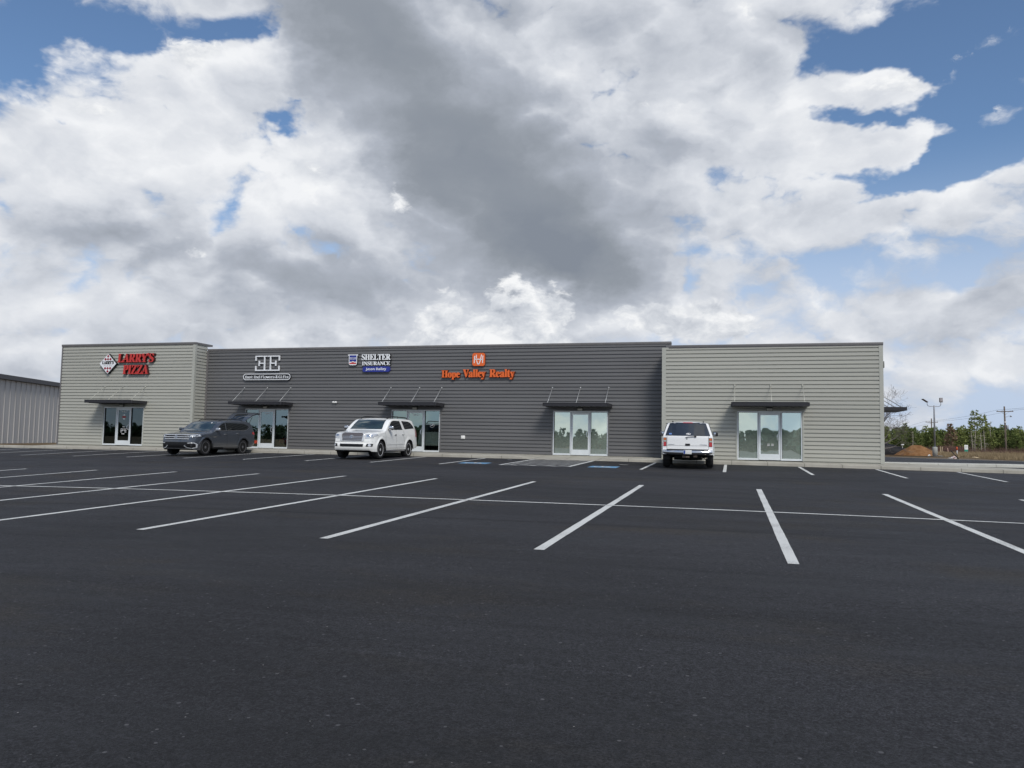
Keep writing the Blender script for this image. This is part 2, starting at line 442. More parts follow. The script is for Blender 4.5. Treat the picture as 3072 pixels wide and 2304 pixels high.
def grid_mesh(name, xs, ys, zf, m, skip=None, parent=None):
    mb = MB(); n = len(ys)
    vs = [(x, y, zf(x, y)) for x in xs for y in ys]
    fs = [(i * n + j, (i + 1) * n + j, (i + 1) * n + j + 1, i * n + j + 1) for i in range(len(xs) - 1) for j in range(n - 1)
          if not (skip and skip((xs[i] + xs[i + 1]) / 2, (ys[j] + ys[j + 1]) / 2))]
    used = sorted({k for f in fs for k in f}); mp = {k: i for i, k in enumerate(used)}
    mb.add([vs[k] for k in used], [tuple(mp[k] for k in f) for f in fs], 0, True)
    return mb.build(name, m, parent, fix=False)
def frange(a, b, s):
    n = max(1, int(round((b - a) / s))); return [a + (b - a) * i / n for i in range(n + 1)]

# asphalt: dark, fine stone speckle, wandering lighter and browner patches, dark paving seams that run along the shops
def asphalt_mat():
    m, nt, p = new_mat('asphalt'); N = nt.nodes; L_ = nt.links
    tc = N.new('ShaderNodeTexCoord')
    def nz(sc, det=4, rough=.6, stretch=None):
        n = N.new('ShaderNodeTexNoise'); n.inputs['Scale'].default_value = sc; n.inputs['Detail'].default_value = det; n.inputs['Roughness'].default_value = rough
        if stretch:
            mp = N.new('ShaderNodeMapping'); mp.inputs['Scale'].default_value = stretch; L_.new(tc.outputs['Object'], mp.inputs[0]); L_.new(mp.outputs[0], n.inputs[0])
        else: L_.new(tc.outputs['Object'], n.inputs[0])
        return n.outputs['Fac']
    def mth(o, a, b, c=None, cl=False):
        n = N.new('ShaderNodeMath'); n.operation = o; n.use_clamp = cl
        for i, v in enumerate((a, b, c)):
            if v is None: continue
            if isinstance(v, (int, float)): n.inputs[i].default_value = v
            else: L_.new(v, n.inputs[i])
        return n.outputs[0]
    def mr(v, a, b, c, d):
        n = N.new('ShaderNodeMapRange'); n.clamp = True; L_.new(v, n.inputs[0])
        for i, q in enumerate((a, b, c, d)): n.inputs[i + 1].default_value = q
        return n.outputs[0]
    big = nz(.16, 5, .62, (.5, 1, 1)); mid = nz(1.1, 6, .65, (.35, 1.2, 1)); fine = nz(62, 3, .8); grit = nz(170, 2, .7); clump = nz(21, 4, .75)
    v = mth('MULTIPLY', mr(big, .36, .64, .66, 1.36), mr(mid, .3, .7, .84, 1.16))
    v = mth('MULTIPLY', v, mr(fine, .36, .64, .15, 1.95)); v = mth('MULTIPLY', v, mr(grit, .3, .7, .4, 1.7)); v = mth('MULTIPLY', v, mr(clump, .34, .66, .5, 1.5))
    # seams of the paver passes
    sx = N.new('ShaderNodeSeparateXYZ'); L_.new(tc.outputs['Object'], sx.inputs[0])
    wob = mth('MULTIPLY', mth('SUBTRACT', nz(.5, 5, .65), .5), .45)
    yy = mth('ADD', sx.outputs[1], wob)
    for y0, w, dk in ((12.65, .07, .55), (8.95, .05, .78), (18.4, .05, .85), (24.6, .06, .8), (27.8, .05, .82), (6.0, .05, .8), (3.6, .04, .85)):
        d = mth('ABSOLUTE', mth('SUBTRACT', yy, y0), 0.)
        v = mth('MULTIPLY', v, mr(d, w * .4, w * 2.2, dk, 1.))
    scr = nz(1.4, 3, .6, (.16, 2.6, 1)); v = mth('MULTIPLY', v, mr(scr, .66, .76, 1., 1.45)); tyr = nz(.5, 4, .6, (.08, 1.6, 1)); v = mth('MULTIPLY', v, mr(tyr, .30, .42, .80, 1.))
    col = N.new('ShaderNodeMix'); col.data_type = 'RGBA'
    L_.new(mr(nz(.55, 6, .7, (.5, 1, 1)), .52, .66, 0, 1.), col.inputs[0])
    col.inputs[6].default_value = (.0212, .0214, .0246, 1); col.inputs[7].default_value = (.0255, .0225, .0195, 1)
    mul_ = N.new('ShaderNodeVectorMath'); mul_.operation = 'SCALE'; L_.new(col.outputs[2], mul_.inputs[0]); L_.new(v, mul_.inputs[3])
    # scattered pale stones
    vo = N.new('ShaderNodeTexVoronoi'); vo.inputs['Scale'].default_value = 9.; L_.new(tc.outputs['Object'], vo.inputs['Vector'])
    vc = N.new('ShaderNodeSeparateColor'); L_.new(vo.outputs['Color'], vc.inputs[0])
    st = mth('MULTIPLY', mth('LESS_THAN', vo.outputs['Distance'], mth('MULTIPLY', vc.outputs[1], .048)), mth('GREATER_THAN', vc.outputs[0], .72))
    c2 = N.new('ShaderNodeMix'); c2.data_type = 'RGBA'; L_.new(st, c2.inputs[0]); L_.new(mul_.outputs[0], c2.inputs[6]); c2.inputs[7].default_value = (.45, .44, .42, 1)
    v2 = N.new('ShaderNodeTexVoronoi'); v2.inputs['Scale'].default_value = 26.; L_.new(tc.outputs['Object'], v2.inputs['Vector'])
    vd = N.new('ShaderNodeSeparateColor'); L_.new(v2.outputs['Color'], vd.inputs[0])
    s2 = mth('MULTIPLY', mth('LESS_THAN', v2.outputs['Distance'], mth('MULTIPLY', vd.outputs[1], .34)), mth('GREATER_THAN', vd.outputs[0], .93))
    c3 = N.new('ShaderNodeMix'); c3.data_type = 'RGBA'; L_.new(mth('MULTIPLY', s2, .75), c3.inputs[0]); L_.new(c2.outputs[2], c3.inputs[6]); c3.inputs[7].default_value = (.13, .13, .135, 1)
    s3 = mth('MULTIPLY', mth('LESS_THAN', v2.outputs['Distance'], mth('MULTIPLY', vd.outputs[2], .5)), mth('LESS_THAN', vd.outputs[0], .2))
    c4 = N.new('ShaderNodeMix'); c4.data_type = 'RGBA'; L_.new(mth('MULTIPLY', s3, .8), c4.inputs[0]); L_.new(c3.outputs[2], c4.inputs[6]); c4.inputs[7].default_value = (.006, .006, .006, 1)
    L_.new(c4.outputs[2], p.inputs['Base Color'])
    L_.new(mr(mid, .3, .7, .62, .86), p.inputs['Roughness']); p.inputs['Specular IOR Level'].default_value = .34
    bn = N.new('ShaderNodeBump'); bn.inputs['Strength'].default_value = 1.; bn.inputs['Distance'].default_value = .02
    L_.new(mth('ADD', mth('MULTIPLY', fine, 1.), mth('MULTIPLY', grit, .5)), bn.inputs['Height']); L_.new(bn.outputs[0], p.inputs['Normal'])
    return m
M_ASPH = asphalt_mat()
xs = frange(-62, 46, 1.5)
asphalt = grid_mesh('parking_lot', xs, frange(-108, -30, 4)[:-1] + frange(-30, 36.2, 1.2), gz, M_ASPH)
tag(asphalt, 'dark grey asphalt parking lot with white bay lines', None, None, 'structure')
# side lane right of the shops: its far edge bends nearer to the right
def lane_far(x): return 86 - max(0., x - 9) * 1.05 if x < 26 else 68 - (x - 26) * .9
lane = MB(); xl = frange(6.2, 46, 1.6); vs = []; nrow = 26
for x in xl:
    for j in range(nrow + 1):
        y = 36.2 + (lane_far(x) + rng.uniform(-.3, .3) * (j == nrow) - 36.2) * j / nrow
        vs.append((x, y, gz(x, y)))
lane.add(vs, [(i * (nrow + 1) + j, (i + 1) * (nrow + 1) + j, (i + 1) * (nrow + 1) + j + 1, i * (nrow + 1) + j + 1) for i in range(len(xl) - 1) for j in range(nrow)], 0, True)
tag(lane.build('side_lane', M_ASPH, None, fix=False), 'dark asphalt lane right of the shops', None, None, 'structure')

def ground_mat():
    m, nt, p = new_mat('bare_ground'); N = nt.nodes; L_ = nt.links
    tc = N.new('ShaderNodeTexCoord')
    def nz(sc, det, st=None):
        n = N.new('ShaderNodeTexNoise'); n.inputs['Scale'].default_value = sc; n.inputs['Detail'].default_value = det; L_.new(tc.outputs['Object'], n.inputs[0]); return n
    r = N.new('ShaderNodeValToRGB'); e = r.color_ramp.elements
    e[0].position = .3; e[0].color = (.085, .055, .033, 1); e[1].position = .7; e[1].color = (.17, .125, .08, 1)
    k = e.new(.5); k.color = (.12, .09, .055, 1)
    L_.new(nz(.35, 8).outputs['Fac'], r.inputs[0])
    mx = N.new('ShaderNodeMix'); mx.data_type = 'RGBA'; mx.blend_type = 'MULTIPLY'; mx.inputs[0].default_value = .6
    L_.new(r.outputs[0], mx.inputs[6]); L_.new(nz(6, 6).outputs['Color'], mx.inputs[7])
    L_.new(r.outputs[0], p.inputs['Base Color']); p.inputs['Roughness'].default_value = .95; p.inputs['Specular IOR Level'].default_value = .1
    b = N.new('ShaderNodeBump'); b.inputs['Strength'].default_value = .6; b.inputs['Distance'].default_value = .1; L_.new(nz(3, 6).outputs['Fac'], b.inputs['Height']); L_.new(b.outputs[0], p.inputs['Normal'])
    return m
M_GROUND = ground_mat()
def far_axis(a, b, near):
    out = [a]; s = near; t = b
    xs_ = []
    while t < 2600: xs_.append(t); t += s; s *= 1.35
    return xs_
gx = sorted(set([-v for v in far_axis(0, 62, 6)] + frange(-60, 44, 4) + far_axis(0, 46, 6)))
gy = sorted(set([-v for v in far_axis(0, 114, 6)] + frange(-110, 90, 4) + far_axis(0, 92, 6)))
def gzz(x, y):
    d = max(0., -62 - x, x - 46, -108 - y); b = max(-62., min(46., x)), max(-108., y)
    z = gz(*b) - .10
    z = z * (1 - ease(d / 40)) + (FAR - .06) * ease(d / 40)
    if y > 44 and x < 5 and x > -58: z = min(z, FAR - .06)
    return z
tag(grid_mesh('ground', gx, gy, gzz, M_GROUND), 'bare brown earth reaching to the horizon', None, None, 'structure')
# gravelly shoulder where the lane ends
M_GRAVEL = mat('gravel', (.16, .145, .12), .95, spec=.1, vscale=1.2, col2=(.22, .205, .18), bump=.5, bscale=30)
sh = MB(); vs = []
for i, x in enumerate(xl):
    y0 = lane_far(x) - 1.0; y1 = lane_far(x) + 4.5 + rng.uniform(-.6, .6)
    vs += [(x, y0, gz(x, y0) - .004), (x, y1, gz(x, y1) - .02)]
sh.add(vs, [(2 * i, 2 * i + 2, 2 * i + 3, 2 * i + 1) for i in range(len(xl) - 1)], 0, True)
tag(sh.build('gravel_shoulder', M_GRAVEL, None, fix=False), 'grey gravel edge along the side lane', None, None, 'structure')

# ------------------------------------------------------------------ painted markings (children of the lot)
def paint_mat(name, col, wear=.45):
    m, nt, p = new_mat(name); N = nt.nodes; L_ = nt.links
    tc = N.new('ShaderNodeTexCoord'); n = N.new('ShaderNodeTexNoise'); n.inputs['Scale'].default_value = 55; n.inputs['Detail'].default_value = 5; n.inputs['Roughness'].default_value = .7
    L_.new(tc.outputs['Object'], n.inputs[0])
    n2 = N.new('ShaderNodeTexNoise'); n2.inputs['Scale'].default_value = 1.3; n2.inputs['Detail'].default_value = 4; L_.new(tc.outputs['Object'], n2.inputs[0])
    a = N.new('ShaderNodeMath'); a.operation = 'MULTIPLY_ADD'; a.inputs[1].default_value = .5; L_.new(n2.outputs[0], a.inputs[0]); L_.new(n.outputs[0], a.inputs[2])
    r = N.new('ShaderNodeValToRGB'); r.color_ramp.elements[0].position = wear; r.color_ramp.elements[0].color = (*[c * .42 for c in col], 1)
    r.color_ramp.elements[1].position = wear + .16; r.color_ramp.elements[1].color = (*col, 1)
    L_.new(a.outputs[0], r.inputs[0]); L_.new(r.outputs[0], p.inputs['Base Color']); p.inputs['Roughness'].default_value = .75
    return m
M_PAINT = paint_mat('white_paint', (.56, .57, .55), .56); M_BLUE = paint_mat('blue_paint', (.12, .27, .43), .54)
def strip(mb, x0, y0, x1, y1, w, lift=.004):
    L_ = math.hypot(x1 - x0, y1 - y0); n = max(2, int(L_ / .35)); nx, ny = -(y1 - y0) / L_ * w / 2, (x1 - x0) / L_ * w / 2
    vs = []
    for i in range(n + 1):
        t = i / n; x, y = x0 + (x1 - x0) * t, y0 + (y1 - y0) * t; k = 1 + rng.uniform(-.05, .05)
        vs += [(x + nx * k, y + ny * k, gz(x + nx, y + ny) + lift), (x - nx * k, y - ny * k, gz(x - nx, y - ny) + lift)]
    mb.add(vs, [(2 * i, 2 * i + 1, 2 * i + 3, 2 * i + 2) for i in range(n)], 0, True)
def line(x0, y0, x1, y1, w=.12, m=None, name='bay_line', lift=.004):
    mb = MB(); strip(mb, x0, y0, x1, y1, w, lift); return mb.build(name, m or M_PAINT, asphalt, fix=False)
MID = {-23.71: 0, -20.66: -.05, -17.61: .06, -14.56: .1, -11.51: .09, -8.46: .02, -5.41: -.03, -2.36: -.03, .69: 0, 3.74: 0}
for i in range(-6, 13):
    x = -23.706 + 3.05 * i
    d = MID.get(round(x, 2), 0)
    line(x + d * .3, 9.8, x + d, 21.87, .135)
line(-62, 15.86, 46, 15.86, .115, name='centre_line', lift=.008)
for i in range(-6, 8): line(-32.745 + 3.05 * i, 29.85, -32.745 + 3.05 * i + .02, 35.95)
for i in range(0, 9): line(-3.304 + 3.05 * i, 29.9, -3.304 + 3.05 * i, 35.9)
hx0, hx1, hy0, hy1 = -9.02, -6.18, 30.45, 36.15
hb = MB(); strip(hb, hx0, hy0, hx0, hy1, .12); strip(hb, hx1, hy0, hx1, hy1, .14); strip(hb, hx0 + .06, hy0 + .05, hx1 - .07, hy0 + .05, .10, .003)
yy = hy0 + .7
while yy < hy1 + 2.6:
    xa, ya, xb, yb = hx0 + .07, yy, hx1 - .08, yy - 2.6
    if ya > hy1: t = (ya - hy1) / (ya - yb); xa += (xb - xa) * t; ya = hy1
    if yb < hy0 + .12: t = (hy0 + .12 - yb) / (ya - yb); xb += (xa - xb) * t; yb = hy0 + .12
    if xb - xa > .3: strip(hb, xa, ya, xb, yb, .11, .003)
    yy += .78
hb.build('hatched_aisle', M_PAINT, asphalt, fix=False)
def access_square(x0, x1, y0, y1, shear):
    mb = MB(); n = 6; vs = []
    for i in range(n + 1):
        for j in range(n + 1):
            x = x0 + (x1 - x0) * i / n + shear * j / n; y = y0 + (y1 - y0) * j / n; vs.append((x, y, gz(x, y) + .004))
    mb.add(vs, [(i * (n + 1) + j, (i + 1) * (n + 1) + j, (i + 1) * (n + 1) + j + 1, i * (n + 1) + j + 1) for i in range(n) for j in range(n)], 0)
    o = mb.build('access_square', M_BLUE, asphalt, fix=False)
    s = MB(); cx, cy = (x0 + x1) / 2, (y0 + y1) / 2; k = (x1 - x0) / 1.25
    def seg(pts):
        for a, b in zip(pts[:-1], pts[1:]): strip(s, cx + a[0] * k, cy + a[1] * k, cx + b[0] * k, cy + b[1] * k, .075, .008)
    seg([(-.08 + .3 * math.cos(R(w)), -.16 + .3 * math.sin(R(w))) for w in range(100, 351, 25)])
    seg([(-.1, .3), (-.05, -.05), (.22, -.05), (.34, -.4)]); seg([(-.09, .14), (.16, .14)])
    seg([(-.13 + .05 * math.cos(R(w)), .42 + .05 * math.sin(R(w))) for w in range(0, 361, 60)])
    s.build('access_symbol', M_PAINT, o, fix=False)
access_square(-10.93, -9.72, 30.75, 31.85, -.05); access_square(-5.44, -4.32, 30.4, 31.6, 0.)
line(-9.95, 34.85, -9.74, 34.87, .12, name='paint_mark'); line(-4.57, 33.3, -4.2, 33.2, .14, name='paint_mark')

# ------------------------------------------------------------------ kerb and pavement in front of the shops
def concrete_mat(name, c1, c2):
    m, nt, p = new_mat(name); N = nt.nodes; L_ = nt.links
    tc = N.new('ShaderNodeTexCoord')
    n = N.new('ShaderNodeTexNoise'); n.inputs['Scale'].default_value = .9; n.inputs['Detail'].default_value = 9; n.inputs['Roughness'].default_value = .65; L_.new(tc.outputs['Object'], n.inputs[0])
    r = N.new('ShaderNodeValToRGB'); e = r.color_ramp.elements; e[0].position = .34; e[0].color = (*c1, 1); e[1].position = .66; e[1].color = (*c2, 1)
    k = e.new(.26); k.color = (c1[0] * .55, c1[1] * .5, c1[2] * .42, 1)
    L_.new(n.outputs[0], r.inputs[0])
    # joints every 1.52 m
    sx = N.new('ShaderNodeSeparateXYZ'); L_.new(tc.outputs['Object'], sx.inputs[0])
    md = N.new('ShaderNodeMath'); md.operation = 'PINGPONG'; md.inputs[1].default_value = .76; L_.new(sx.outputs[0], md.inputs[0])
    mr = N.new('ShaderNodeMapRange'); mr.inputs[1].default_value = .006; mr.inputs[2].default_value = .022; mr.inputs[3].default_value = .45; mr.inputs[4].default_value = 1.; L_.new(md.outputs[0], mr.inputs[0])
    sc = N.new('ShaderNodeVectorMath'); sc.operation = 'SCALE'; L_.new(r.outputs[0], sc.inputs[0]); L_.new(mr.outputs[0], sc.inputs[3])
    L_.new(sc.outputs[0], p.inputs['Base Color']); p.inputs['Roughness'].default_value = .9; p.inputs['Specular IOR Level'].default_value = .2
    n2 = N.new('ShaderNodeTexNoise'); n2.inputs['Scale'].default_value = 60; n2.inputs['Detail'].default_value = 4; L_.new(tc.outputs['Object'], n2.inputs[0])
    b = N.new('ShaderNodeBump'); b.inputs['Strength'].default_value = .3; b.inputs['Distance'].default_value = .01; L_.new(n2.outputs[0], b.inputs['Height']); L_.new(b.outputs[0], p.inputs['Normal'])
    return m
M_CONC = concrete_mat('concrete', (.30, .285, .245), (.40, .385, .335))
YK = 36.2
def kerb_h(x):
    """height of the kerb face: it drops to nothing at the ramp by the hatched aisle"""
    d = max(-9.1 - x, x + 6.1, 0.)
    return .012 + .128 * ease(d / .8)
def walk_back(x): return 39.3 if -39.2 < x < 6.6 else (max(37.9, 43.2 - (x - 6.6) * .85) if x >= 6.6 else YK + .38)
pv = MB(); px_ = sorted(set(frange(-74, 46, .9) + [-39.25, -39.2, 6.55, 6.6] + frange(-10.2, -5.2, .15))); vs = []
for x in px_:
    g = gz(x, YK); h = g + kerb_h(x); b = walk_back(x)
    zb = h + .004 if b < 37 else (-.012 if x < 6.6 else min(h + .02, -.03))
    vs += [(x, YK - .02, g - .15), (x, YK, h - .022), (x, YK + .012, h - .006), (x, YK + .035, h), (x, YK + .19, h + .003), (x, (YK + b) / 2 + .1, (h + zb) / 2 + .004), (x, b, zb), (x, b, zb - .5)]
nr = 8
pv.add(vs, [(i * nr + j, (i + 1) * nr + j, (i + 1) * nr + j + 1, i * nr + j + 1) for i in range(len(px_) - 1) for j in range(nr - 1)], 0, False)
tag(pv.build('pavement', M_CONC, None, fix=False), 'pale concrete pavement and kerb along the shop fronts', None, None, 'structure')
# kerbed island strip right of the shops
isl = MB(); A, B = Vector((6.6, 46.1)), Vector((15.7, 49.2)); dv = (B - A).normalized(); nv_ = Vector((-dv.y, dv.x))
rows = []
for i in range(16):
    t = i / 15; c = A.lerp(B, t); w = .8 * (1 if i < 15 else .6)
    z = gz(c.x, c.y)
    rows.append([(c.x - nv_.x * w, c.y - nv_.y * w, z - .1), (c.x - nv_.x * w, c.y - nv_.y * w, z + .13), (c.x - nv_.x * (w - .04), c.y - nv_.y * (w - .04), z + .15), (c.x + nv_.x * (w - .04), c.y + nv_.y * (w - .04), z + .16), (c.x + nv_.x * w, c.y + nv_.y * w, z + .14), (c.x + nv_.x * w, c.y + nv_.y * w, z - .1)])
isl.add([p for r in rows for p in r], [(i * 6 + j, (i + 1) * 6 + j, (i + 1) * 6 + j + 1, i * 6 + j + 1) for i in range(15) for j in range(5)] + [tuple(range(6)), tuple(range(90, 96))[::-1]])
tag(isl.build('kerb_island', concrete_mat('pale_concrete', (.40, .40, .36), (.50, .50, .46)), None), 'pale raised concrete strip right of the shops', None, None, 'structure')
# storm inlet in the kerb, left
o = MB().box(-43.9, YK - .06, gz(-43.4, YK) - .1, -42.7, YK + .5, gz(-43.4, YK) + .17, 0, .02).box(-43.7, YK - .075, gz(-43.4, YK) + .0, -42.9, YK - .055, gz(-43.4, YK) + .09, 1).build('storm_drain', [mat('drain_concrete', (.30, .31, .30), .9, var=.2), mat('drain_mouth_dark', (.01, .01, .01), .9)])  # black slab on the face, painted as the dark of the mouth
tag(o, 'grey storm drain inlet set in the kerb left of the shops', 'drain')
# ------------------------------------------------------------------ the shop building
YD, YL, YR = 39.10, 38.03, 37.63
XL0, XL1, XD1, XR1 = -38.99, -29.60, -3.13, 6.42
HD, HLT, HRT = 5.60, 5.885, 5.225     # top of cladding under the caps
M_LIGHT = mat('light_cladding', (.375, .375, .333), .42, spec=.45, var=.05, vscale=.5, stretch=(.25, 1, 2))
M_DARK = mat('dark_cladding', (.125, .125, .127), .4, spec=.5, var=.10, vscale=.5, stretch=(.25, 1, 2))
M_TRIM = mat('grey_trim', (.13, .125, .125), .4, spec=.5, var=.06)
M_LTRIM = mat('light_trim', (.36, .365, .325), .4, spec=.5, var=.04)
M_ALU = mat('aluminium_frame', (.68, .72, .74), .35, .2, .5, var=.04, vscale=3)
M_DROOM = mat('interior_wall', (.30, .29, .27), .9, var=.1)
M_FLOOR = mat('interior_floor', (.16, .15, .14), .6, var=.15)
PERIOD = .1829
PROFILE = ((0., .036), (.128, .036), (.133, -.006), (.162, -.006), (PERIOD, .036))
def rib_z(z0, z1):
    pts = []
    k = math.floor(z0 / PERIOD)
    raw = []
    while k * PERIOD < z1 + PERIOD:
        for a, d in PROFILE[:-1]: raw.append((k * PERIOD + a, d))
        k += 1
    for (za, da), (zb_, db) in zip(raw[:-1], raw[1:]):
        if zb_ <= z0 or za >= z1: continue
        def at(z): return da + (db - da) * (z - za) / (zb_ - za)
        if not pts: pts.append((max(za, z0), at(max(za, z0))))
        pts.append((min(zb_, z1), at(min(zb_, z1))))
    return pts
def rib_wall(mb, p0, p1, z0, z1, openings=()):
    """horizontal ribbed cladding from p0 to p1, ribs standing out to the right-hand side of the way p0 -> p1; openings (t0, t1, top) in metres"""
    p0, p1 = Vector(p0), Vector(p1); Ln = (p1 - p0).length; d = (p1 - p0) / Ln; n = Vector((d.y, -d.x))
    cuts = sorted({0., Ln} | {t for o in openings for t in o[:2]})
    for a, b in zip(cuts[:-1], cuts[1:]):
        zb = z0
        for o in openings:
            if o[0] - 1e-6 <= a and b <= o[1] + 1e-6: zb = o[2]
        pts = rib_z(zb, z1); vs = []
        for z, q in pts:
            for t in (a, b):
                w = p0 + d * t + n * q; vs.append((w.x, w.y, z))
        mb.add(vs, [(2 * i, 2 * i + 1, 2 * i + 3, 2 * i + 2) for i in range(len(pts) - 1)])
SW, SH = 2.8175, 2.24
SX = (-35.72, -26.868, -17.758, -8.782, .258)
bld = empty('shop_building', ((XL0 + XR1) / 2, YD, 0), 'long low metal-clad row of shops with pale ends and a dark middle', 'building')
BO = Vector(bld.location)
def bpart(mb, name, mats, parent=None, sharp=None):
    if parent is None:
        mb.v = [(v[0] - BO.x, v[1] - BO.y, v[2] - BO.z) for v in mb.v]; return mb.build(name, mats, bld, True, sharp)
    mb.v = [(v[0] - BO.x, v[1] - BO.y, v[2] - BO.z) for v in mb.v]; return mb.build(name, mats, parent, True, sharp)
G = .02
w = MB(); rib_wall(w, (XL0, YL), (XL1, YL), -.04, HLT, [(SX[0] - G - XL0, SX[0] + SW + G - XL0, SH + G)]); tag(bpart(w, 'wall', M_LIGHT), 'pale ribbed wall of the left end')
w = MB(); rib_wall(w, (XL1 - .01, YD), (XD1 + .01, YD), -.04, HD, [(x - G - XL1 + .01, x + SW + G - XL1 + .01, SH + G) for x in SX[1:4]]); tag(bpart(w, 'wall', M_DARK), 'dark grey ribbed wall of the middle')
w = MB(); rib_wall(w, (XD1, YR), (XR1, YR), -.06, HRT, [(SX[4] - G - XD1, SX[4] + SW + G - XD1, SH + G)]); tag(bpart(w, 'wall', M_LIGHT), 'pale ribbed wall of the right end')
w = MB(); rib_wall(w, (XL1, YL), (XL1, YD - .01), -.04, HLT); bpart(w, 'side_wall', M_LIGHT)
w = MB(); rib_wall(w, (XD1, YD), (XD1, YR), -.04, HRT); bpart(w, 'side_wall', M_LIGHT)
w = MB(); rib_wall(w, (XR1, YR), (XR1, 60.), -.06, HRT, [(2.6, 5.2, SH)]); bpart(w, 'side_wall', M_LIGHT)
w = MB(); rib_wall(w, (XL0, 60.), (XL0, YL), -.06, HLT); bpart(w, 'side_wall', M_LIGHT)
w = MB(); rib_wall(w, (XR1, 60.), (XL0, 60.), -.3, 4.6); bpart(w, 'rear_wall', M_LIGHT)
# caps and corner boards
def cap(x0, x1, y, z, ret=None, back=.45):
    mb = MB(); mb.box(x0, y - .065, z, x1, y + back, z + .11, 0, .008); mb.box(x0 + .003, y - .05, z - .03, x1 - .003, y - .036, z + .002, 0)
    return bpart(mb, 'parapet_cap', M_TRIM, None, 30)
cap(XL0 - .06, XL1 + .065, YL, HLT); cap(XL1 + .07, -2.86, YD, HD); cap(XD1 + .27, XR1 + .06, YR, HRT)
mb = MB(); mb.box(XL1 - .4, YL + .46, HLT, XL1 + .065, YD + .4, HLT + .11, 0, .008); bpart(mb, 'parapet_cap', M_TRIM, None, 30)
mb = MB(); mb.box(XR1 - .4, YR + .46, HRT, XR1 + .06, 60, HRT + .11, 0); bpart(mb, 'parapet_cap', M_TRIM)
mb = MB(); mb.box(XL0 - .06, YL + .46, HLT, XL0 + .4, 60, HLT + .11, 0); bpart(mb, 'parapet_cap', M_TRIM)
mb = MB(); mb.box(XD1 + .012, YD - .03, HRT - .1, -2.87, YD + .4, HD - .003, 0); bpart(mb, 'parapet_return', M_DARK)
def board(x0, x1, y0, y1, z1, m, z0=-.05): bpart(MB().box(x0, y0, z0, x1, y1, z1), 'corner_board', m)
board(XL1 - .13, XL1 + .045, YL - .046, YL + .11, HLT - .005, M_LTRIM)
board(XL0 - .045, XL0 + .05, YL - .046, YL + .1, HLT - .005, M_TRIM)
board(XL1 + .036, XL1 + .14, YD - .075, YD - .002, HLT - .3, M_TRIM)
board(XD1 - .05, XD1 + .14, YR - .046, YR + .1, HRT - .005, M_LTRIM)
board(XR1 - .12, XR1 + .048, YR - .046, YR + .12, HRT - .005, M_LTRIM)
# roof behind the parapets, inner rooms
rf = MB(); rf.box(XL0 + .1, YL + .3, 4.45, XL1, 59.9, 4.6); rf.box(XL1 + .001, YD + .3, 4.452, XD1, 59.9, 4.602); rf.box(XD1 + .001, YR + .3, 4.451, XR1 - .1, 59.9, 4.601)
bpart(rf, 'roof', mat('roof_metal', (.5, .5, .5), .4, .3))
pb = MB()
for a, b, y, z in ((XL0 + .02, XL1 - .02, YL, HLT), (XL1 + .03, XD1, YD, HD), (XD1 + .02, XR1 - .02, YR, HRT)): pb.box(a, y + .25, 3.2, b, y + .3, z - .01)
bpart(pb, 'parapet_back', M_TRIM)
inn = MB()
for xa in (XL0 + .15, XL1 - .1, -20.9, -11.8, XD1 + .05, XR1 - .2): inn.box(xa, YD + .35, -.02, xa + .1, 48, 3.1)
inn.box(XL0 + .2, 48, -.02, XR1 - .2, 48.1, 3.1); bpart(inn, 'inner_wall', M_DROOM)
bpart(MB().box(XL0 + .1, YD + .1, -.1, XR1 - .1, 48, -.02).box(XL0 + .1, YL + .1, -.101, XL1, YD + .1, -.021).box(XD1 + .1, YR + .1, -.101, XR1 - .1, YD + .1, -.021), 'inner_floor', M_FLOOR)
bpart(MB().box(XL0 + .12, YD + .31, 3.0, XR1 - .12, 48, 3.08), 'ceiling', mat('ceiling_tiles', (.6, .6, .58), .9))

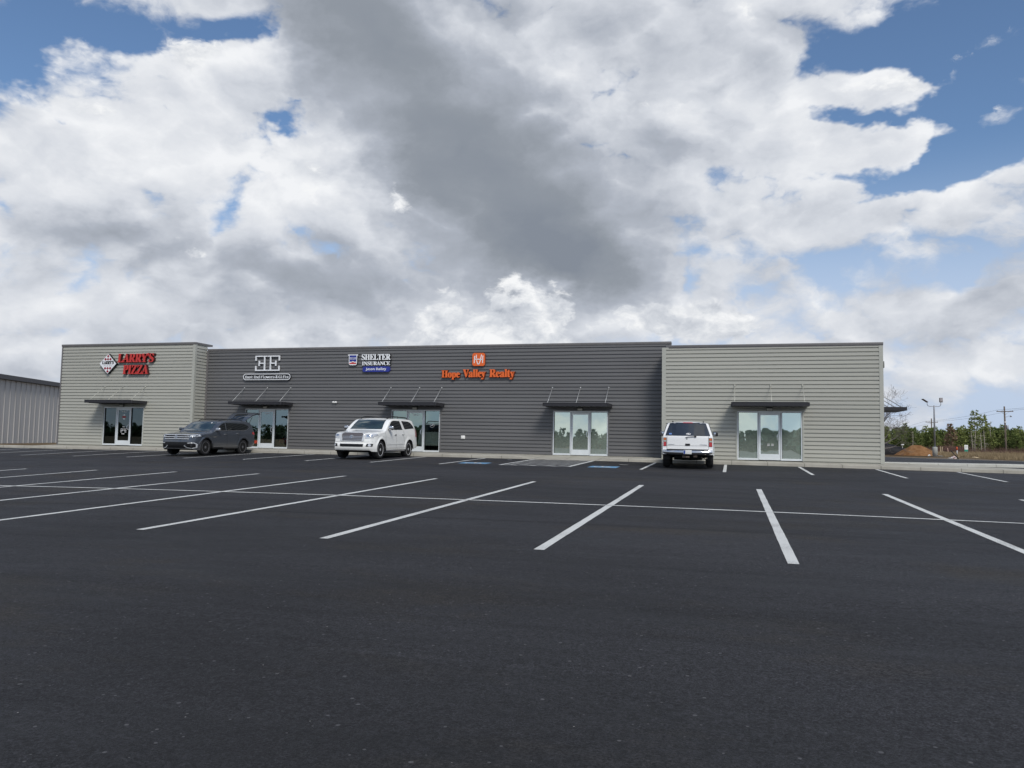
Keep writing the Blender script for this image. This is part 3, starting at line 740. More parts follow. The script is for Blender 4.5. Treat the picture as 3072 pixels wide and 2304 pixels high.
# ---- five identical shop fronts: side panes, door, frame; only the glass and its lettering differ
PANES = (glass_mat('dark_glass', .085, (.75, .95, 1.), (.10, .13, .14)), glass_mat('clear_glass', .24, (.78, .95, .92), (.62, .70, .66)), glass_mat('green_glass', .36, (.72, .90, .82), (.45, .52, .48)),
         glass_mat('mirror_glass', .80, (.88, .99, .87), (.2, .25, .22), 0., 3., .20), glass_mat('wavy_mirror_glass', .80, (.86, .99, .89), (.2, .25, .22), .22, 1.6, .20))
M_RUB = mat('black_gasket', (.01, .01, .011), .6)
M_DECAL = mat('white_decal', (.75, .75, .75), .6)
M_RED = mat('red_decal', (.35, .03, .03), .5)
def shopfront(i):
    x0 = SX[i]; y = (YL, YD, YD, YD, YR)[i]; gl = PANES[i]
    yf, yb = y - .012, y + .10
    X = lambda f: x0 + SW * f
    fr = MB()
    for a, b in ((0., .018), (.313, .331), (.672, .690), (.982, 1.)): fr.box(X(a), yf, .0, X(b), yb, SH)
    for a, b in ((.018, .313), (.690, .982)):
        fr.box(X(a), yf + .002, SH - .055, X(b), yb - .002, SH); fr.box(X(a), yf + .002, .0, X(b), yb - .002, .085)
    fr.box(X(.331), yf + .003, SH - .075, X(.672), yb - .002, SH)
    fo = bpart(fr, 'window_frame', M_ALU)
    for a, b in ((.018, .313), (.690, .982)):
        bpart(MB().add([(X(a), y + .045, .085), (X(b), y + .045, .085), (X(b), y + .045, SH - .055), (X(a), y + .045, SH - .055)], [(0, 1, 2, 3)]), 'pane', gl, fo)
        bpart(MB().box(X(a), yf + .012, .085, X(a) + .018, y + .04, SH - .055).box(X(a) + .018, yf + .012, SH - .07, X(b), y + .04, SH - .055), 'gasket', M_RUB, fo)
    # door leaf
    yd = y + .012; a, b = .336, .667; z1 = SH - .082
    dr = MB(); st = .078
    dr.box(X(a), yd, .012, X(a) + st, yd + .045, z1); dr.box(X(b) - st, yd, .012, X(b), yd + .045, z1)
    dr.box(X(a) + st, yd + .001, .012, X(b) - st, yd + .044, .285); dr.box(X(a) + st, yd + .001, z1 - .10, X(b) - st, yd + .044, z1)
    do = bpart(dr, 'door', M_ALU)
    gx0, gx1 = X(a) + st, X(b) - st
    bpart(MB().add([(gx0, yd + .022, .285), (gx1, yd + .022, .285), (gx1, yd + .022, z1 - .1), (gx0, yd + .022, z1 - .1)], [(0, 1, 2, 3)]), 'pane', gl, do)
    hx = gx1 + .02
    bpart(MB().tube([(hx, yd, .92), (hx - .005, yd - .05, .92), (hx - .07, yd - .075, .95), (hx - .085, yd - .08, 1.06), (hx - .07, yd - .075, 1.17), (hx - .005, yd - .05, 1.2), (hx, yd, 1.2)], .013, 8), 'handle', mat('handle_steel', (.8, .8, .82), .25, .9), do)
    if i in (1, 2): bpart(MB().box(gx0, yd + .06, 1.19, gx1, yd + .09, 1.225), 'push_bar', M_ALU, do)
    yt = yd + .016; cx = (gx0 + gx1) / 2
    if i < 3:
        t = MB(); text_mesh(t, SANS('Suite %d' % (5 - i)), cx - .17, cx + .19, 1.93, 2.03, yt, yt + .003); bpart(t, 'suite_lettering', M_DECAL, do)
    if i == 0:
        e = MB(); e.prism([(cx + .10 * math.cos(R(w)), 1.66 + .16 * math.sin(R(w))) for w in range(30, 151, 15)], yt, yt + .003, 'xz'); e.prism([(cx + .10 * math.cos(R(w)), 1.66 + .16 * math.sin(R(w))) for w in range(210, 331, 15)], yt, yt + .003, 'xz')
        e.box(cx - .13, yt, 1.615, cx + .13, yt + .004, 1.70, 1); bpart(e, 'door_emblem', [M_DECAL, M_RED], do)
        for z, segs in ((1.06, ((-.07, .07),)), (.93, ((-.20, .0), (.04, .2))), (.845, ((-.2, 0.), (.05, .2))), (.76, ((-.2, -.1), (.09, .2))), (.65, ((-.12, .08),))):
            for q0, q1 in segs:
                h = MB(); q = q0
                while q < q1 - .01: h.box(cx + q, yt, z, cx + min(q1, q + .032), yt + .003, z + .04); q += .042
                bpart(h, 'hours_lettering', M_DECAL, do)
    if i == 4:
        for z in (.66, .72):
            for qs in ((-.10, -.062, -.03), (.07, .108, .142)):
                h = MB()
                for q in qs: h.box(cx + q, yt, z, cx + q + .028, yt + .003, z + .03)
                bpart(h, 'hours_lettering', M_DECAL, do)
    if i == 2:
        e = MB(); c0 = X(.836); pts = [(c0 + .13 * math.cos(R(w)), 1.42 + .11 * math.sin(R(w))) for w in range(0, 361, 20)]
        e.tube([(p[0], y + .04, p[1]) for p in pts], .006, 5); e.box(c0 - .09, y + .038, 1.40, c0 + .02, y + .041, 1.43); e.box(c0 + .0, y + .038, 1.43, c0 + .08, y + .041, 1.47); bpart(e, 'window_emblem', M_DECAL, fo)
for i in range(5): shopfront(i)
# jamb flashings beside the fronts, base flashing
for i, x in enumerate(SX):
    y = (YL, YD, YD, YD, YR)[i]; m = (M_LTRIM, M_DARK, M_DARK, M_DARK, M_LTRIM)[i]
    bpart(MB().box(x - .075, y - .048, -.02, x - .003, y + .02, SH + .07).box(x + SW + .003, y - .048, -.02, x + SW + .075, y + .02, SH + .07).box(x - .003, y - .05, SH + .004, x + SW + .003, y + .02, SH + .071), 'door_surround', m)

# ---- flat canopies on three rods, a lamp under each
M_CAN = mat('canopy_black', (.022, .022, .026), .45, spec=.4, var=.1)
M_ROD = mat('rod_steel', (.42, .43, .43), .45, .4)
ROD_L = mat('rod_pale', (.45, .45, .40), .45, .3)
def canopy(x0, x1, y, xr, label, rod_m, dep=1.28):
    t = empty('canopy', ((x0 + x1) / 2, y, 2.5), label, 'canopy', 'flat black canopies above the shop doors')
    o = Vector(t.location); L_ = lambda mb: setattr(mb, 'v', [(v[0] - o.x, v[1] - o.y, v[2] - o.z) for v in mb.v]) or mb
    d = MB(); poly = [(x0, y - .04), (x0, y - dep + .05), (x0 + .05, y - dep), (x1 - .05, y - dep), (x1, y - dep + .05), (x1, y - .04)]
    d.prism(poly, 2.43, 2.585, 'xy'); L_(d).build('deck', M_CAN, t)
    g = MB(); g.box(x0 + .06, y - dep - .012, 2.425, x1 - .06, y - dep + .0, 2.60); g.box(x0 + .06, y - dep - .02, 2.575, x1 - .06, y - dep - .012, 2.60); L_(g).build('fascia', M_CAN, t)
    rb = MB()
    k = x0 + .3
    while k < x1 - .1: rb.box(k, y - dep + .06, 2.405, k + .02, y - .05, 2.43); k += .3
    L_(rb).build('soffit_ribs', M_CAN, t)
    for x in xr:
        r = MB(); r.tube([(x, y - dep + .12, 2.58), (x, y - .045, 3.42)], .013, 8); r.box(x - .035, y - dep + .06, 2.583, x + .035, y - dep + .18, 2.61); r.lathe([(.04, y - .05), (.04, y - .035)], 12, 'y', (x, 0, 3.42)); L_(r).build('rod', rod_m, t)
    return t
canopy(-36.0, -32.68, YL, (-35.72, -34.44, -32.87), 'black canopy over the far left shop door on the pale wall', ROD_L)
canopy(-27.17, -23.79, YD, (-26.96, -25.47, -23.97), 'black canopy over the flower shop door behind the grey car', M_ROD)
canopy(-18.0, -14.7, YD, (-17.82, -16.15, -14.88), 'black canopy over the door behind the big white car facing the lot', M_ROD)
canopy(-9.05, -5.75, YD, (-8.83, -7.38, -5.94), 'black canopy over the mirrored door beside the hatched aisle', M_ROD)
canopy(-.02, 3.30, YR, (.14, 1.72, 3.10), 'black canopy over the door in the pale right end wall', ROD_L)
# the canopy on the far side wall
t = empty('canopy', (XR1, 41.6, 2.5), 'black canopy sticking out from the right side wall', 'canopy', 'flat black canopies above the shop doors')
MB().prism([(.04, -1.4), (1.45, -1.4), (1.5, -1.35), (1.5, 1.5), (1.45, 1.55), (.04, 1.55)], -.07, .085, 'xy').build('deck', M_CAN, t)
MB().box(1.502, -1.3, -.075, 1.515, 1.5, .1).build('fascia', M_CAN, t)
for yy in (-1.1, .05, 1.25): MB().tube([(1.32, yy, .08), (.045, yy, .92)], .022, 8).build('rod', M_ROD, t)
M_LAMP = mat('lamp_housing', (.10, .105, .095), .5, .2); M_LENS = mat('lamp_lens', (.5, .5, .45), .3)
for x, y, q in ((-34.4, YL, 'left end wall'), (-25.5, YD, 'flower shop door'), (-16.36, YD, 'door behind the big white car'), (-7.37, YD, 'mirrored door by the hatched aisle'), (1.67, YR, 'door in the right end wall')):
    t = empty('wall_lamp', (x, y, 2.36), 'small box lamp on the wall under the canopy, %s' % q, 'lamp', 'wall lamps under the canopies')
    MB().box(-.14, -.15, -.12, .14, -.04, .08, 0, .012).build('housing', M_LAMP, t); MB().box(-.12, -.157, -.10, .12, -.151, .0).build('lens', M_LENS, t)
t = empty('floodlight', (-21.14, YD, 2.62), 'small white twin-head floodlight on the dark wall', 'floodlight')
M_WH = mat('white_plastic', (.72, .72, .70), .45, var=.05)
MB().box(-.045, -.09, -.045, .045, -.034, .045, 0, .01).build('base', M_WH, t)
for s in (-1, 1): MB().lathe([(.025, -.02), (.05, .0), (.055, .07), (.0, .07)], 14, 'y', (s * .085, -.16, .0)).tube([(s * .03, -.08, 0), (s * .085, -.1, 0)], .015, 6).build('head', M_WH, t)
t = empty('outlet_box', (-13.61, YD, .81), 'white outlet box low on the dark wall', 'box')
MB().box(-.11, -.10, -.09, .11, -.034, .09, 0, .02).build('case', M_WH, t); MB().box(-.085, -.112, -.05, .085, -.101, .07, 0, .008).build('cover', M_WH, t)
t = empty('wall_pack', (XR1 + .04, 37.95, 4.37), 'black lamp high on the right corner of the shops', 'lamp')
MB().box(.0, -.16, -.16, .09, .16, .14, 0, .02).build('housing', M_LAMP, t); MB().box(.09, -.12, -.14, .1, .12, .04).build('lens', M_LENS, t)
# ------------------------------------------------------------------ signs on the front walls
M_SBLK = mat('sign_black', (.012, .012, .014), .4)
M_SWHT = mat('sign_white', (.72, .74, .76), .35, var=.03)
M_SRED = mat('sign_red', (.47, .035, .03), .38, var=.06)
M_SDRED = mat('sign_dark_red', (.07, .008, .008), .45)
M_SMAR = mat('sign_maroon', (.26, .02, .035), .4)
M_SGRY = mat('sign_grey', (.42, .44, .47), .5)
M_SORG = mat('sign_orange', (.68, .125, .025), .38, var=.06)
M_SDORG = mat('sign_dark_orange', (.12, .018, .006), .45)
M_SBLU = mat('sign_blue', (.022, .035, .24), .35, var=.05)
def sign_root(name, x, y, z, label):
    return empty(name, (x, y, z), label, 'sign')
def sbuild(mb, name, mats, t):
    o = t.location; mb.v = [(v[0] - o.x, v[1] - o.y, v[2] - o.z) for v in mb.v]; return mb.build(name, mats, t)
def bold(mb, body, x0, x1, z0, z1, yf, yb, mi=0, mside=None, e=.02, shear=0., sp=1.):
    """heavier letters: two shifted copies, each a hair nearer than the last"""
    for k, dx in enumerate((-e, e)): text_mesh(mb, body, x0 + e + dx, x1 - e + dx, z0, z1, yf - .0012 * k, yb - .0009 * k, mi, mside, 0., shear, sp)
# checkered diamond
cx, cz, hw, hh = -35.45, 4.78, .604, .60
yf = YL - .20
t = sign_root('diamond_sign', cx, YL, cz, 'white diamond-shaped sign with small red checks and black letters')
dia = lambda k, x=cx, z=cz, a=hw, b=hh: [(x, z + b * k), (x - a * k, z), (x, z - b * k), (x + a * k, z)]
sbuild(MB().prism(dia(1.), yf, YL - .036, 'xz', 0), 'cabinet', M_SBLK, t)
fc = MB().prism(dia(.985), yf - .006, yf - .001, 'xz', 0); sbuild(fc, 'face', M_SWHT, t)
s = .0945
def check(i, j): sbuild(MB().prism(dia(1., cx + i * s, cz + j * s, s * .94, s * .94), yf - .012, yf - .0065, 'xz', 0), 'check', M_SMAR, t)
for sg in (1, -1):
    for i, j in ((0, 4.75), (-1.9, 2.85), (0, 2.85), (1.9, 2.85)): check(i, sg * j)
tx = MB(); bold(tx, SERIF("LARRY'S"), cx - .42, cx + .43, cz - .03, cz + .175, yf - .012, yf - .0065, 0, None, .012, .12); sbuild(tx, 'lettering', M_SBLK, t)
tx = MB(); text_mesh(tx, SERIF("PIZZA"), cx - .30, cx + .30, cz - .145, cz - .06, yf - .012, yf - .0065, 0, None, 0, .12, 1.5); sbuild(tx, 'lettering', M_SGRY, t)
# two words in red block letters
t = sign_root('letter_sign', -33.5, YL, 4.77, 'two words in big red channel letters on the pale left wall')
for body, x0, x1, z0, z1 in (("LARRY'S", -34.80, -32.24, 4.845, 5.385), ("PIZZA", -34.40, -32.60, 4.165, 4.70)):
    mb = MB(); bold(mb, SERIF(body), x0, x1, z0, z1, YL - .20, YL - .06, 0, 1, .022, .10, .96); sbuild(mb, 'lettering', [M_SRED, M_SDRED], t)
    mb = MB(); bold(mb, SERIF(body), x0 + .01, x1 + .02, z0 - .012, z1 + .005, YL - .058, YL - .035, 0, 1, .03, .10, .96); sbuild(mb, 'backer', [M_SBLK, M_SBLK], t)
# double-E monogram
t = sign_root('monogram_sign', -25.47, YD, 4.83, 'white monogram of two letters back to back on the dark wall')
yf, yb, q = YD - .15, YD - .06, .062
zt, zb_ = 5.265, 4.395
mid = (zt + zb_) / 2
mono = MB(); mono2 = MB()
for sg, mb in ((-1, mono), (1, mono2)):
    c = -25.467
    X = lambda a: c + sg * a
    def bar(a0, a1, z0, z1): mb.box(X(a0), yf, z0, X(a1), yb, z1)
    bar(.022, .785, zt - q, zt); bar(.022, .785, zb_, zb_ + q)
    bar(.785 - q, .785, zt - .285, zt - q); bar(.785 - q, .785, zb_ + q, zb_ + .285)
    bar(.16, .16 + q, zb_ + q, zt - q)
    bar(.16 + q, .505, mid - q / 2, mid + q / 2); bar(.505, .505 + q, mid - .15, mid + .15)
sbuild(mono, 'letter', M_SWHT, t); sbuild(mono2, 'letter', M_SWHT, t)
bk = MB()
for sg in (-1, 1):
    X = lambda a: -25.467 + sg * a
    for a0, a1, z0, z1 in ((.015, .80, zt - q - .012, zt + .01), (.015, .80, zb_ - .012, zb_ + q + .01), (.775 - q, .80, zt - .295, zt - q - .012), (.775 - q, .80, zb_ + q + .01, zb_ + .293), (.15, .235, zb_ + q + .01, zt - q - .012), (.235, .50, mid - .045, mid + .04), (.50, .58, mid - .16, mid + .16)):
        bk.box(X(a0), YD - .059, z0, X(a1), YD - .035, z1)
sbuild(bk, 'backer', M_SBLK, t)
# pill plate
t = sign_root('name_plate', -25.47, YD, 4.05, 'black pill-shaped name plate with white outline and words above the flower shop')
pl = (-27.0, -23.942, 3.867, 4.233)
sbuild(MB().prism(round_rect(*pl, .18, 10), YD - .15, YD - .036, 'xz', 0), 'plate', M_SBLK, t)
ol, il = round_rect(pl[0] + .002, pl[1] - .002, pl[2] + .002, pl[3] - .002, .18, 10), round_rect(pl[0] + .038, pl[1] - .038, pl[2] + .038, pl[3] - .038, .145, 10)
n = len(ol); rg = MB()
for yy in (YD - .165, YD - .1505): rg.add([(a, yy, b) for a, b in ol] + [(a, yy, b) for a, b in il], [(i, (i + 1) % n, n + (i + 1) % n, n + i) for i in range(n)])
o_ = 2 * n
rg.add([(a, YD - .165, b) for a, b in ol] + [(a, YD - .1505, b) for a, b in ol], [(i, (i + 1) % n, n + (i + 1) % n, n + i) for i in range(n)])
rg.add([(a, YD - .165, b) for a, b in il] + [(a, YD - .1505, b) for a, b in il], [(i, (i + 1) % n, n + (i + 1) % n, n + i) for i in range(n)])
sbuild(rg, 'outline', M_SWHT, t)
mb = MB(); bold(mb, MONO("East End Flowers & Gifts"), -26.88, -24.06, 3.962, 4.135, YD - .165, YD - .1505, 0, None, .004, 0, .88); sbuild(mb, 'lettering', M_SWHT, t)
# insurance office: shield badge, two words, blue pill
t = sign_root('badge_sign', -20.09, YD, 4.96, 'white shield badge with blue field and red roof shape on the dark wall')
x0, x1 = -20.40, -19.785
out = [(x0, 5.265), (x0, 5.205), (x0 + .055, 5.20), (x0 + .06, 4.76), (x0 + .085, 4.70), (x0 + .13, 4.675), (-20.12, 4.672), (-20.09, 4.655), (-20.06, 4.672), (x1 - .13, 4.675), (x1 - .085, 4.70), (x1 - .06, 4.76), (x1 - .055, 5.20), (x1, 5.205), (x1, 5.265)]
sbuild(MB().prism(out, YD - .15, YD - .036, 'xz', 0, 1), 'shield', [M_SWHT, M_SBLK], t)
sbuild(MB().prism([(x0 + .10, 5.215), (x0 + .10, 4.865), (-20.18, 4.865), (-20.09, 4.90), (-20.0, 4.865), (x1 - .10, 4.865), (x1 - .10, 5.215)], YD - .156, YD - .1505, 'xz', 0), 'blue_field', M_SBLU, t)
sbuild(MB().prism([(x0 + .10, 4.735), (x1 - .10, 4.735), (x1 - .10, 4.80), (-20.0, 4.815), (-20.09, 4.85), (-20.18, 4.815), (x0 + .10, 4.80)], YD - .156, YD - .1505, 'xz', 0), 'red_roof', M_SRED, t)
mb = MB(); text_mesh(mb, SERIF("SHELTER"), x0 + .11, x1 - .11, 5.03, 5.10, YD - .162, YD - .1565, 0); sbuild(mb, 'lettering', M_SWHT, t)
mb = MB(); text_mesh(mb, SERIF("INSURANCE"), x0 + .12, x1 - .12, 4.975, 5.01, YD - .162, YD - .1565, 0); sbuild(mb, 'lettering', M_SWHT, t)
t = sign_root('letter_sign', -18.7, YD, 4.96, 'two words in white channel letters beside the shield badge')
for body, a0, a1, z0, z1, of in (("SHELTER", -19.575, -17.835, 4.94, 5.275, .03), ("INSURANCE", -19.545, -17.855, 4.655, 4.868, .025)):
    mb = MB(); bold(mb, SERIF(body), a0, a1, z0, z1, YD - .15, YD - .10, 0, 1, of * .45, 0, .95); sbuild(mb, 'lettering', [M_SWHT, M_SBLK], t)
    mb = MB(); bold(mb, SERIF(body), a0 - .01, a1 + .025, z0 - .015, z1 + .012, YD - .097, YD - .035, 0, 0, of * .8, 0, .95); sbuild(mb, 'backer', [M_SBLK], t)
t = sign_root('name_plate', -18.68, YD, 4.44, 'blue pill-shaped plate with a white personal name under white letters')
sbuild(MB().prism(round_rect(-19.49, -17.878, 4.29, 4.59, .10, 8), YD - .15, YD - .036, 'xz', 0), 'plate', M_SBLU, t)
mb = MB(); text_mesh(mb, SANS("Jason Dailey"), -19.30, -18.085, 4.345, 4.525, YD - .158, YD - .1505, 0); sbuild(mb, 'lettering', M_SWHT, t)
# realty: orange badge and words
t = sign_root('badge_sign', -12.805, YD, 4.91, 'orange rounded-square badge with a white monogram on the dark wall')
sbuild(MB().prism(round_rect(-13.157, -12.453, 4.567, 5.255, .12, 8), YD - .15, YD - .036, 'xz', 0, 1), 'plate', [M_SORG, M_SDORG], t)
mg = MB()
def stroke(pts, w=.042):
    for (ax, az_), (bx, bz) in zip(pts[:-1], pts[1:]):
        L_ = math.hypot(bx - ax, bz - az_); nx, nz = -(bz - az_) / L_ * w / 2, (bx - ax) / L_ * w / 2
        mg.add([(-12.805 + p[0] * .70, YD - .158, 4.91 + p[1] * .70) for p in ((ax + nx, az_ + nz), (ax - nx, az_ - nz), (bx - nx, bz - nz), (bx + nx, bz + nz))], [(0, 1, 2, 3)])
        mg.add([(-12.805 + p[0] * .70, YD - .1505, 4.91 + p[1] * .70) for p in ((ax + nx, az_ + nz), (ax - nx, az_ - nz), (bx - nx, bz - nz), (bx + nx, bz + nz))], [(0, 1, 2, 3)])
stroke([(-.31, .27), (-.35, -.27)], .065); stroke([(.33, .29), (.31, -.27)], .065); stroke([(-.31, 0.03), (.14, 0.01)], .06); stroke([(.2, .0), (.31, .0)], .06)
stroke([(-.19, .36), (-.18, .10)], .065); stroke([(-.16, -.06), (-.10, -.26), (-.02, -.38)], .065); stroke([(-.02, -.38), (.06, -.3), (.14, -.05), (.22, .37)], .065)
sbuild(mg, 'monogram', M_SWHT, t)
t = sign_root('letter_sign', -12.85, YD, 4.1, 'three words in orange channel letters under the orange badge')
for body, a0, a1, z0, z1 in (("Hope", -14.87, -13.83, 3.855, 4.34), ("Valley", -13.67, -12.40, 3.855, 4.385), ("Realty", -12.21, -10.82, 3.85, 4.385)):
    mb = MB(); bold(mb, SERIF(body), a0, a1, z0, z1, YD - .16, YD - .09, 0, 1, .018, 0, .97); sbuild(mb, 'lettering', [M_SORG, M_SDORG], t)
    mb = MB(); bold(mb, SERIF(body), a0 - .005, a1 + .03, z0 - .018, z1 + .01, YD - .087, YD - .035, 0, 0, .026, 0, .97); sbuild(mb, 'backer', [M_SDORG], t)
# ------------------------------------------------------------------ cars
def interp(pts, x):
    """monotone cubic through (x, y) points"""
    n = len(pts)
    if x <= pts[0][0]: return pts[0][1]
    if x >= pts[-1][0]: return pts[-1][1]
    i = max(k for k in range(n - 1) if pts[k][0] <= x)
    h = [pts[k + 1][0] - pts[k][0] for k in range(n - 1)]; d = [(pts[k + 1][1] - pts[k][1]) / h[k] for k in range(n - 1)]
    def m(k):
        if k == 0: return d[0]
        if k == n - 1: return d[-1]
        if d[k - 1] * d[k] <= 0: return 0.
        w1, w2 = 2 * h[k] + h[k - 1], h[k] + 2 * h[k - 1]
        return (w1 + w2) / (w1 / d[k - 1] + w2 / d[k])
    t = (x - pts[i][0]) / h[i]
    return (2 * t ** 3 - 3 * t * t + 1) * pts[i][1] + (t ** 3 - 2 * t * t + t) * h[i] * m(i) + (-2 * t ** 3 + 3 * t * t) * pts[i + 1][1] + (t ** 3 - t * t) * h[i] * m(i + 1)
def lin(pts, x):
    if x <= pts[0][0]: return pts[0][1]
    for (a, b), (c, d) in zip(pts[:-1], pts[1:]):
        if x <= c: return b + (d - b) * (x - a) / (c - a)
    return pts[-1][1]
def car_paint(name, col, flake=0.):
    m, nt, p = new_mat(name)
    p.inputs['Base Color'].default_value = (*col, 1); p.inputs['Roughness'].default_value = .42 if not flake else .35; p.inputs['Metallic'].default_value = flake
    p.inputs['Coat Weight'].default_value = 1.; p.inputs['Coat Roughness'].default_value = .03; p.inputs['Specular IOR Level'].default_value = .5
    tc = nt.nodes.new('ShaderNodeTexCoord'); n = nt.nodes.new('ShaderNodeTexNoise'); n.inputs['Scale'].default_value = 5; n.inputs['Detail'].default_value = 6
    nt.links.new(tc.outputs['Object'], n.inputs[0])
    sx = nt.nodes.new('ShaderNodeSeparateXYZ'); nt.links.new(tc.outputs['Object'], sx.inputs[0])
    # road dust on the sills
    mr = nt.nodes.new('ShaderNodeMapRange'); mr.inputs[1].default_value = .75; mr.inputs[2].default_value = .28; mr.inputs[3].default_value = 0.; mr.inputs[4].default_value = .5; nt.links.new(sx.outputs[2], mr.inputs[0])
    mu = nt.nodes.new('ShaderNodeMath'); mu.operation = 'MULTIPLY'; nt.links.new(mr.outputs[0], mu.inputs[0]); nt.links.new(n.outputs[0], mu.inputs[1])
    mx = nt.nodes.new('ShaderNodeMix'); mx.data_type = 'RGBA'; nt.links.new(mu.outputs[0], mx.inputs[0]); mx.inputs[6].default_value = (*col, 1); mx.inputs[7].default_value = (.20, .17, .13, 1)
    nt.links.new(mx.outputs[2], p.inputs['Base Color'])
    return m
M_BLK = mat('black_plastic', (.014, .014, .015), .55)
M_UNDER = mat('underbody', (.006, .006, .006), .9)
M_TYRE = mat('tyre_rubber', (.016, .016, .017), .8, var=.2, bump=.3, bscale=60)
M_RIM = mat('alloy_rim', (.58, .59, .61), .35, .3)
M_DRIM = mat('dark_alloy_rim', (.17, .17, .18), .35, .4)
M_BRIGHT = mat('bright_trim', (.62, .64, .66), .25, .3, coat=.5)
M_CHROME = mat('chrome', (.58, .585, .60), .10, 1.)
M_SATIN = mat('satin_chrome', (.55, .56, .58), .3, .9)
M_GRILLE = mat('grille_black', (.008, .008, .009), .4)
M_HEAD = mat('headlight_lens', (.55, .57, .6), .08, .25, coat=1.)
M_HEADD = mat('headlight_dark', (.10, .11, .12), .1, .3, coat=1.)
M_TAIL = mat('tail_red', (.38, .010, .014), .15, coat=1.)
M_AMBER = mat('tail_amber', (.48, .12, .01), .2, coat=1.)
M_CLEARL = mat('tail_clear', (.38, .36, .33), .2, coat=1.)
M_CGLASS = mat('car_glass', (.007, .009, .010), .03, spec=.5, coat=.25)
M_WSGLASS = mat('windscreen_glass', (.022, .036, .036), .03, spec=.8, coat=1., var=.5, vscale=1.6)
M_SEAM = mat('panel_gap', (.008, .008, .008), .8)
M_PLATE = mat('number_plate', (.62, .63, .62), .5)
M_PLATEB = mat('plate_blue', (.03, .06, .25), .5)

def car_body(S):
    Lc, hw = S['L'], S['hw']; zb = S['belt']; wheels = S['axles']; Ra = S['Ra']; zw = S['Rw']
    ss = set(frange(0, Lc, .075))
    for a in (0., .012, .03, .06, .1, .15): ss.add(a); ss.add(Lc - a)
    for sw in wheels:
        for k in range(-12, 13): ss.add(sw + Ra * math.sin(k / 12 * math.pi / 2) * .999)
    ss = sorted(s for s in ss if 0 <= s <= Lc); keep = [ss[0]]
    for s in ss[1:]:
        if s - keep[-1] > .008: keep.append(s)
    keep[-1] = Lc; ss = keep
    def bottom(s):
        z = interp(S['sill'], s)
        for sw in wheels:
            q = Ra * Ra - (s - sw) ** 2
            if q > 0: z = max(z, zw + math.sqrt(q) * 1.0)
        return z
    def plan(s):
        f = 1.
        if s < S['nf'][0]: f -= S['nf'][1] * ((S['nf'][0] - s) / S['nf'][0]) ** S['nf'][2]
        if s > Lc - S['nr'][0]: f -= S['nr'][1] * ((s - Lc + S['nr'][0]) / S['nr'][0]) ** S['nr'][2]
        return f
    def W(s, z):
        w = hw * plan(s)
        if z < zb: w -= S.get('tuck', .05) * max(0, (zb - .28 - z) / zb) ** 1.6 + .02 * max(0, (z - zb + .28) / .28) ** 2
        else: w -= .02 + (z - zb) * S['lean'] + (z - zb) ** 2 * .05
        for sw in wheels:                                   # flares
            d = math.hypot(s - sw, z - zw); w += S['flare'] * max(0, 1 - abs(d - Ra - .03) / .09) * (1 if z < zb else 0)
        c = S.get('crease')                                  # shoulder crease
        if c: w += c[1] * math.exp(-((z - c[0] - .02 * s) / .05) ** 2)
        return w
    def warp(x, s, z):
        y = s
        if s < .7: k = (1 - s / .7); y += k * (S['bowf'] * (abs(x) / hw) ** 2.2 + lin(S['rakef'], z))
        r = Lc - s
        if r < .9: k = (1 - r / .9); y -= k * (S['bowr'] * (abs(x) / hw) ** 2.2 + lin(S['raker'], z))
        return (x, y, z)
    NS, NA, NT = 16, 4, 7
    vs = []; cols = []
    for s in ss:
        zt = interp(S['top'], s); r = min(interp(S['round'], s), .9 * max(.05, (zt - bottom(s)) / 2)); zbm = min(bottom(s), zt - r - .05); cr = S['crown']
        ze = zt - cr; half = []
        for j in range(NS + 1): z = zbm + (ze - r - zbm) * j / NS; half.append((W(s, z), z))
        wE, zE = half[-1]
        slope = 0 if zE < zb else S['lean']
        for j in range(1, NA + 1):
            a = math.pi / 2 * j / NA; half.append((wE - r * 1.3 * (1 - math.cos(a)) - slope * r * math.sin(a), zE + r * math.sin(a)))
        wT = half[-1][0]
        for j in range(1, NT + 1): f = 1 - j / NT; half.append((wT * f, zE + r + cr * (1 - f * f)))
        full = half + [(-x, z) for x, z in half[-2::-1]]
        cols.append(len(full)); vs += [warp(x, s, z) for x, z in full]
    n = cols[0]; fs = []
    for i in range(len(ss) - 1):
        for j in range(n - 1): fs.append((i * n + j, i * n + j + 1, (i + 1) * n + j + 1, (i + 1) * n + j))
    mb = MB(); mb.add(vs, fs, 0, True)
    under = MB(); uf = [(i * n, (i + 1) * n, (i + 2) * n - 1, (i + 1) * n - 1) for i in range(len(ss) - 1)]
    mb.add(vs, uf, 1, False)
    # front and rear closing faces follow the same bow
    for i in (0, len(ss) - 1):
        sec = vs[i * n:(i + 1) * n]; m = n // 2; rows = []
        for j in range(m + 1):
            a, b = sec[j], sec[n - 1 - j]; row = []
            for k in range(9):
                x = a[0] + (b[0] - a[0]) * k / 8; row.append(warp(x, ss[i], a[2]))
            rows.append(row)
        pts = [p for r_ in rows for p in r_]
        mb.add(pts, [(j * 9 + k, j * 9 + k + 1, (j + 1) * 9 + k + 1, (j + 1) * 9 + k) for j in range(m) for k in range(8)], 0, True)
    bm = bmesh.new()
    bv = [bm.verts.new(v) for v in mb.v]
    for f, mi, sm in zip(mb.f, mb.m, mb.sm):
        try:
            fc = bm.faces.new([bv[k] for k in f]); fc.material_index = mi; fc.smooth = sm
        except ValueError: pass
    bmesh.ops.remove_doubles(bm, verts=bm.verts[:], dist=.0008)
    bmesh.ops.dissolve_degenerate(bm, edges=bm.edges[:], dist=.0005)
    bmesh.ops.recalc_face_normals(bm, faces=bm.faces[:])
    return bm
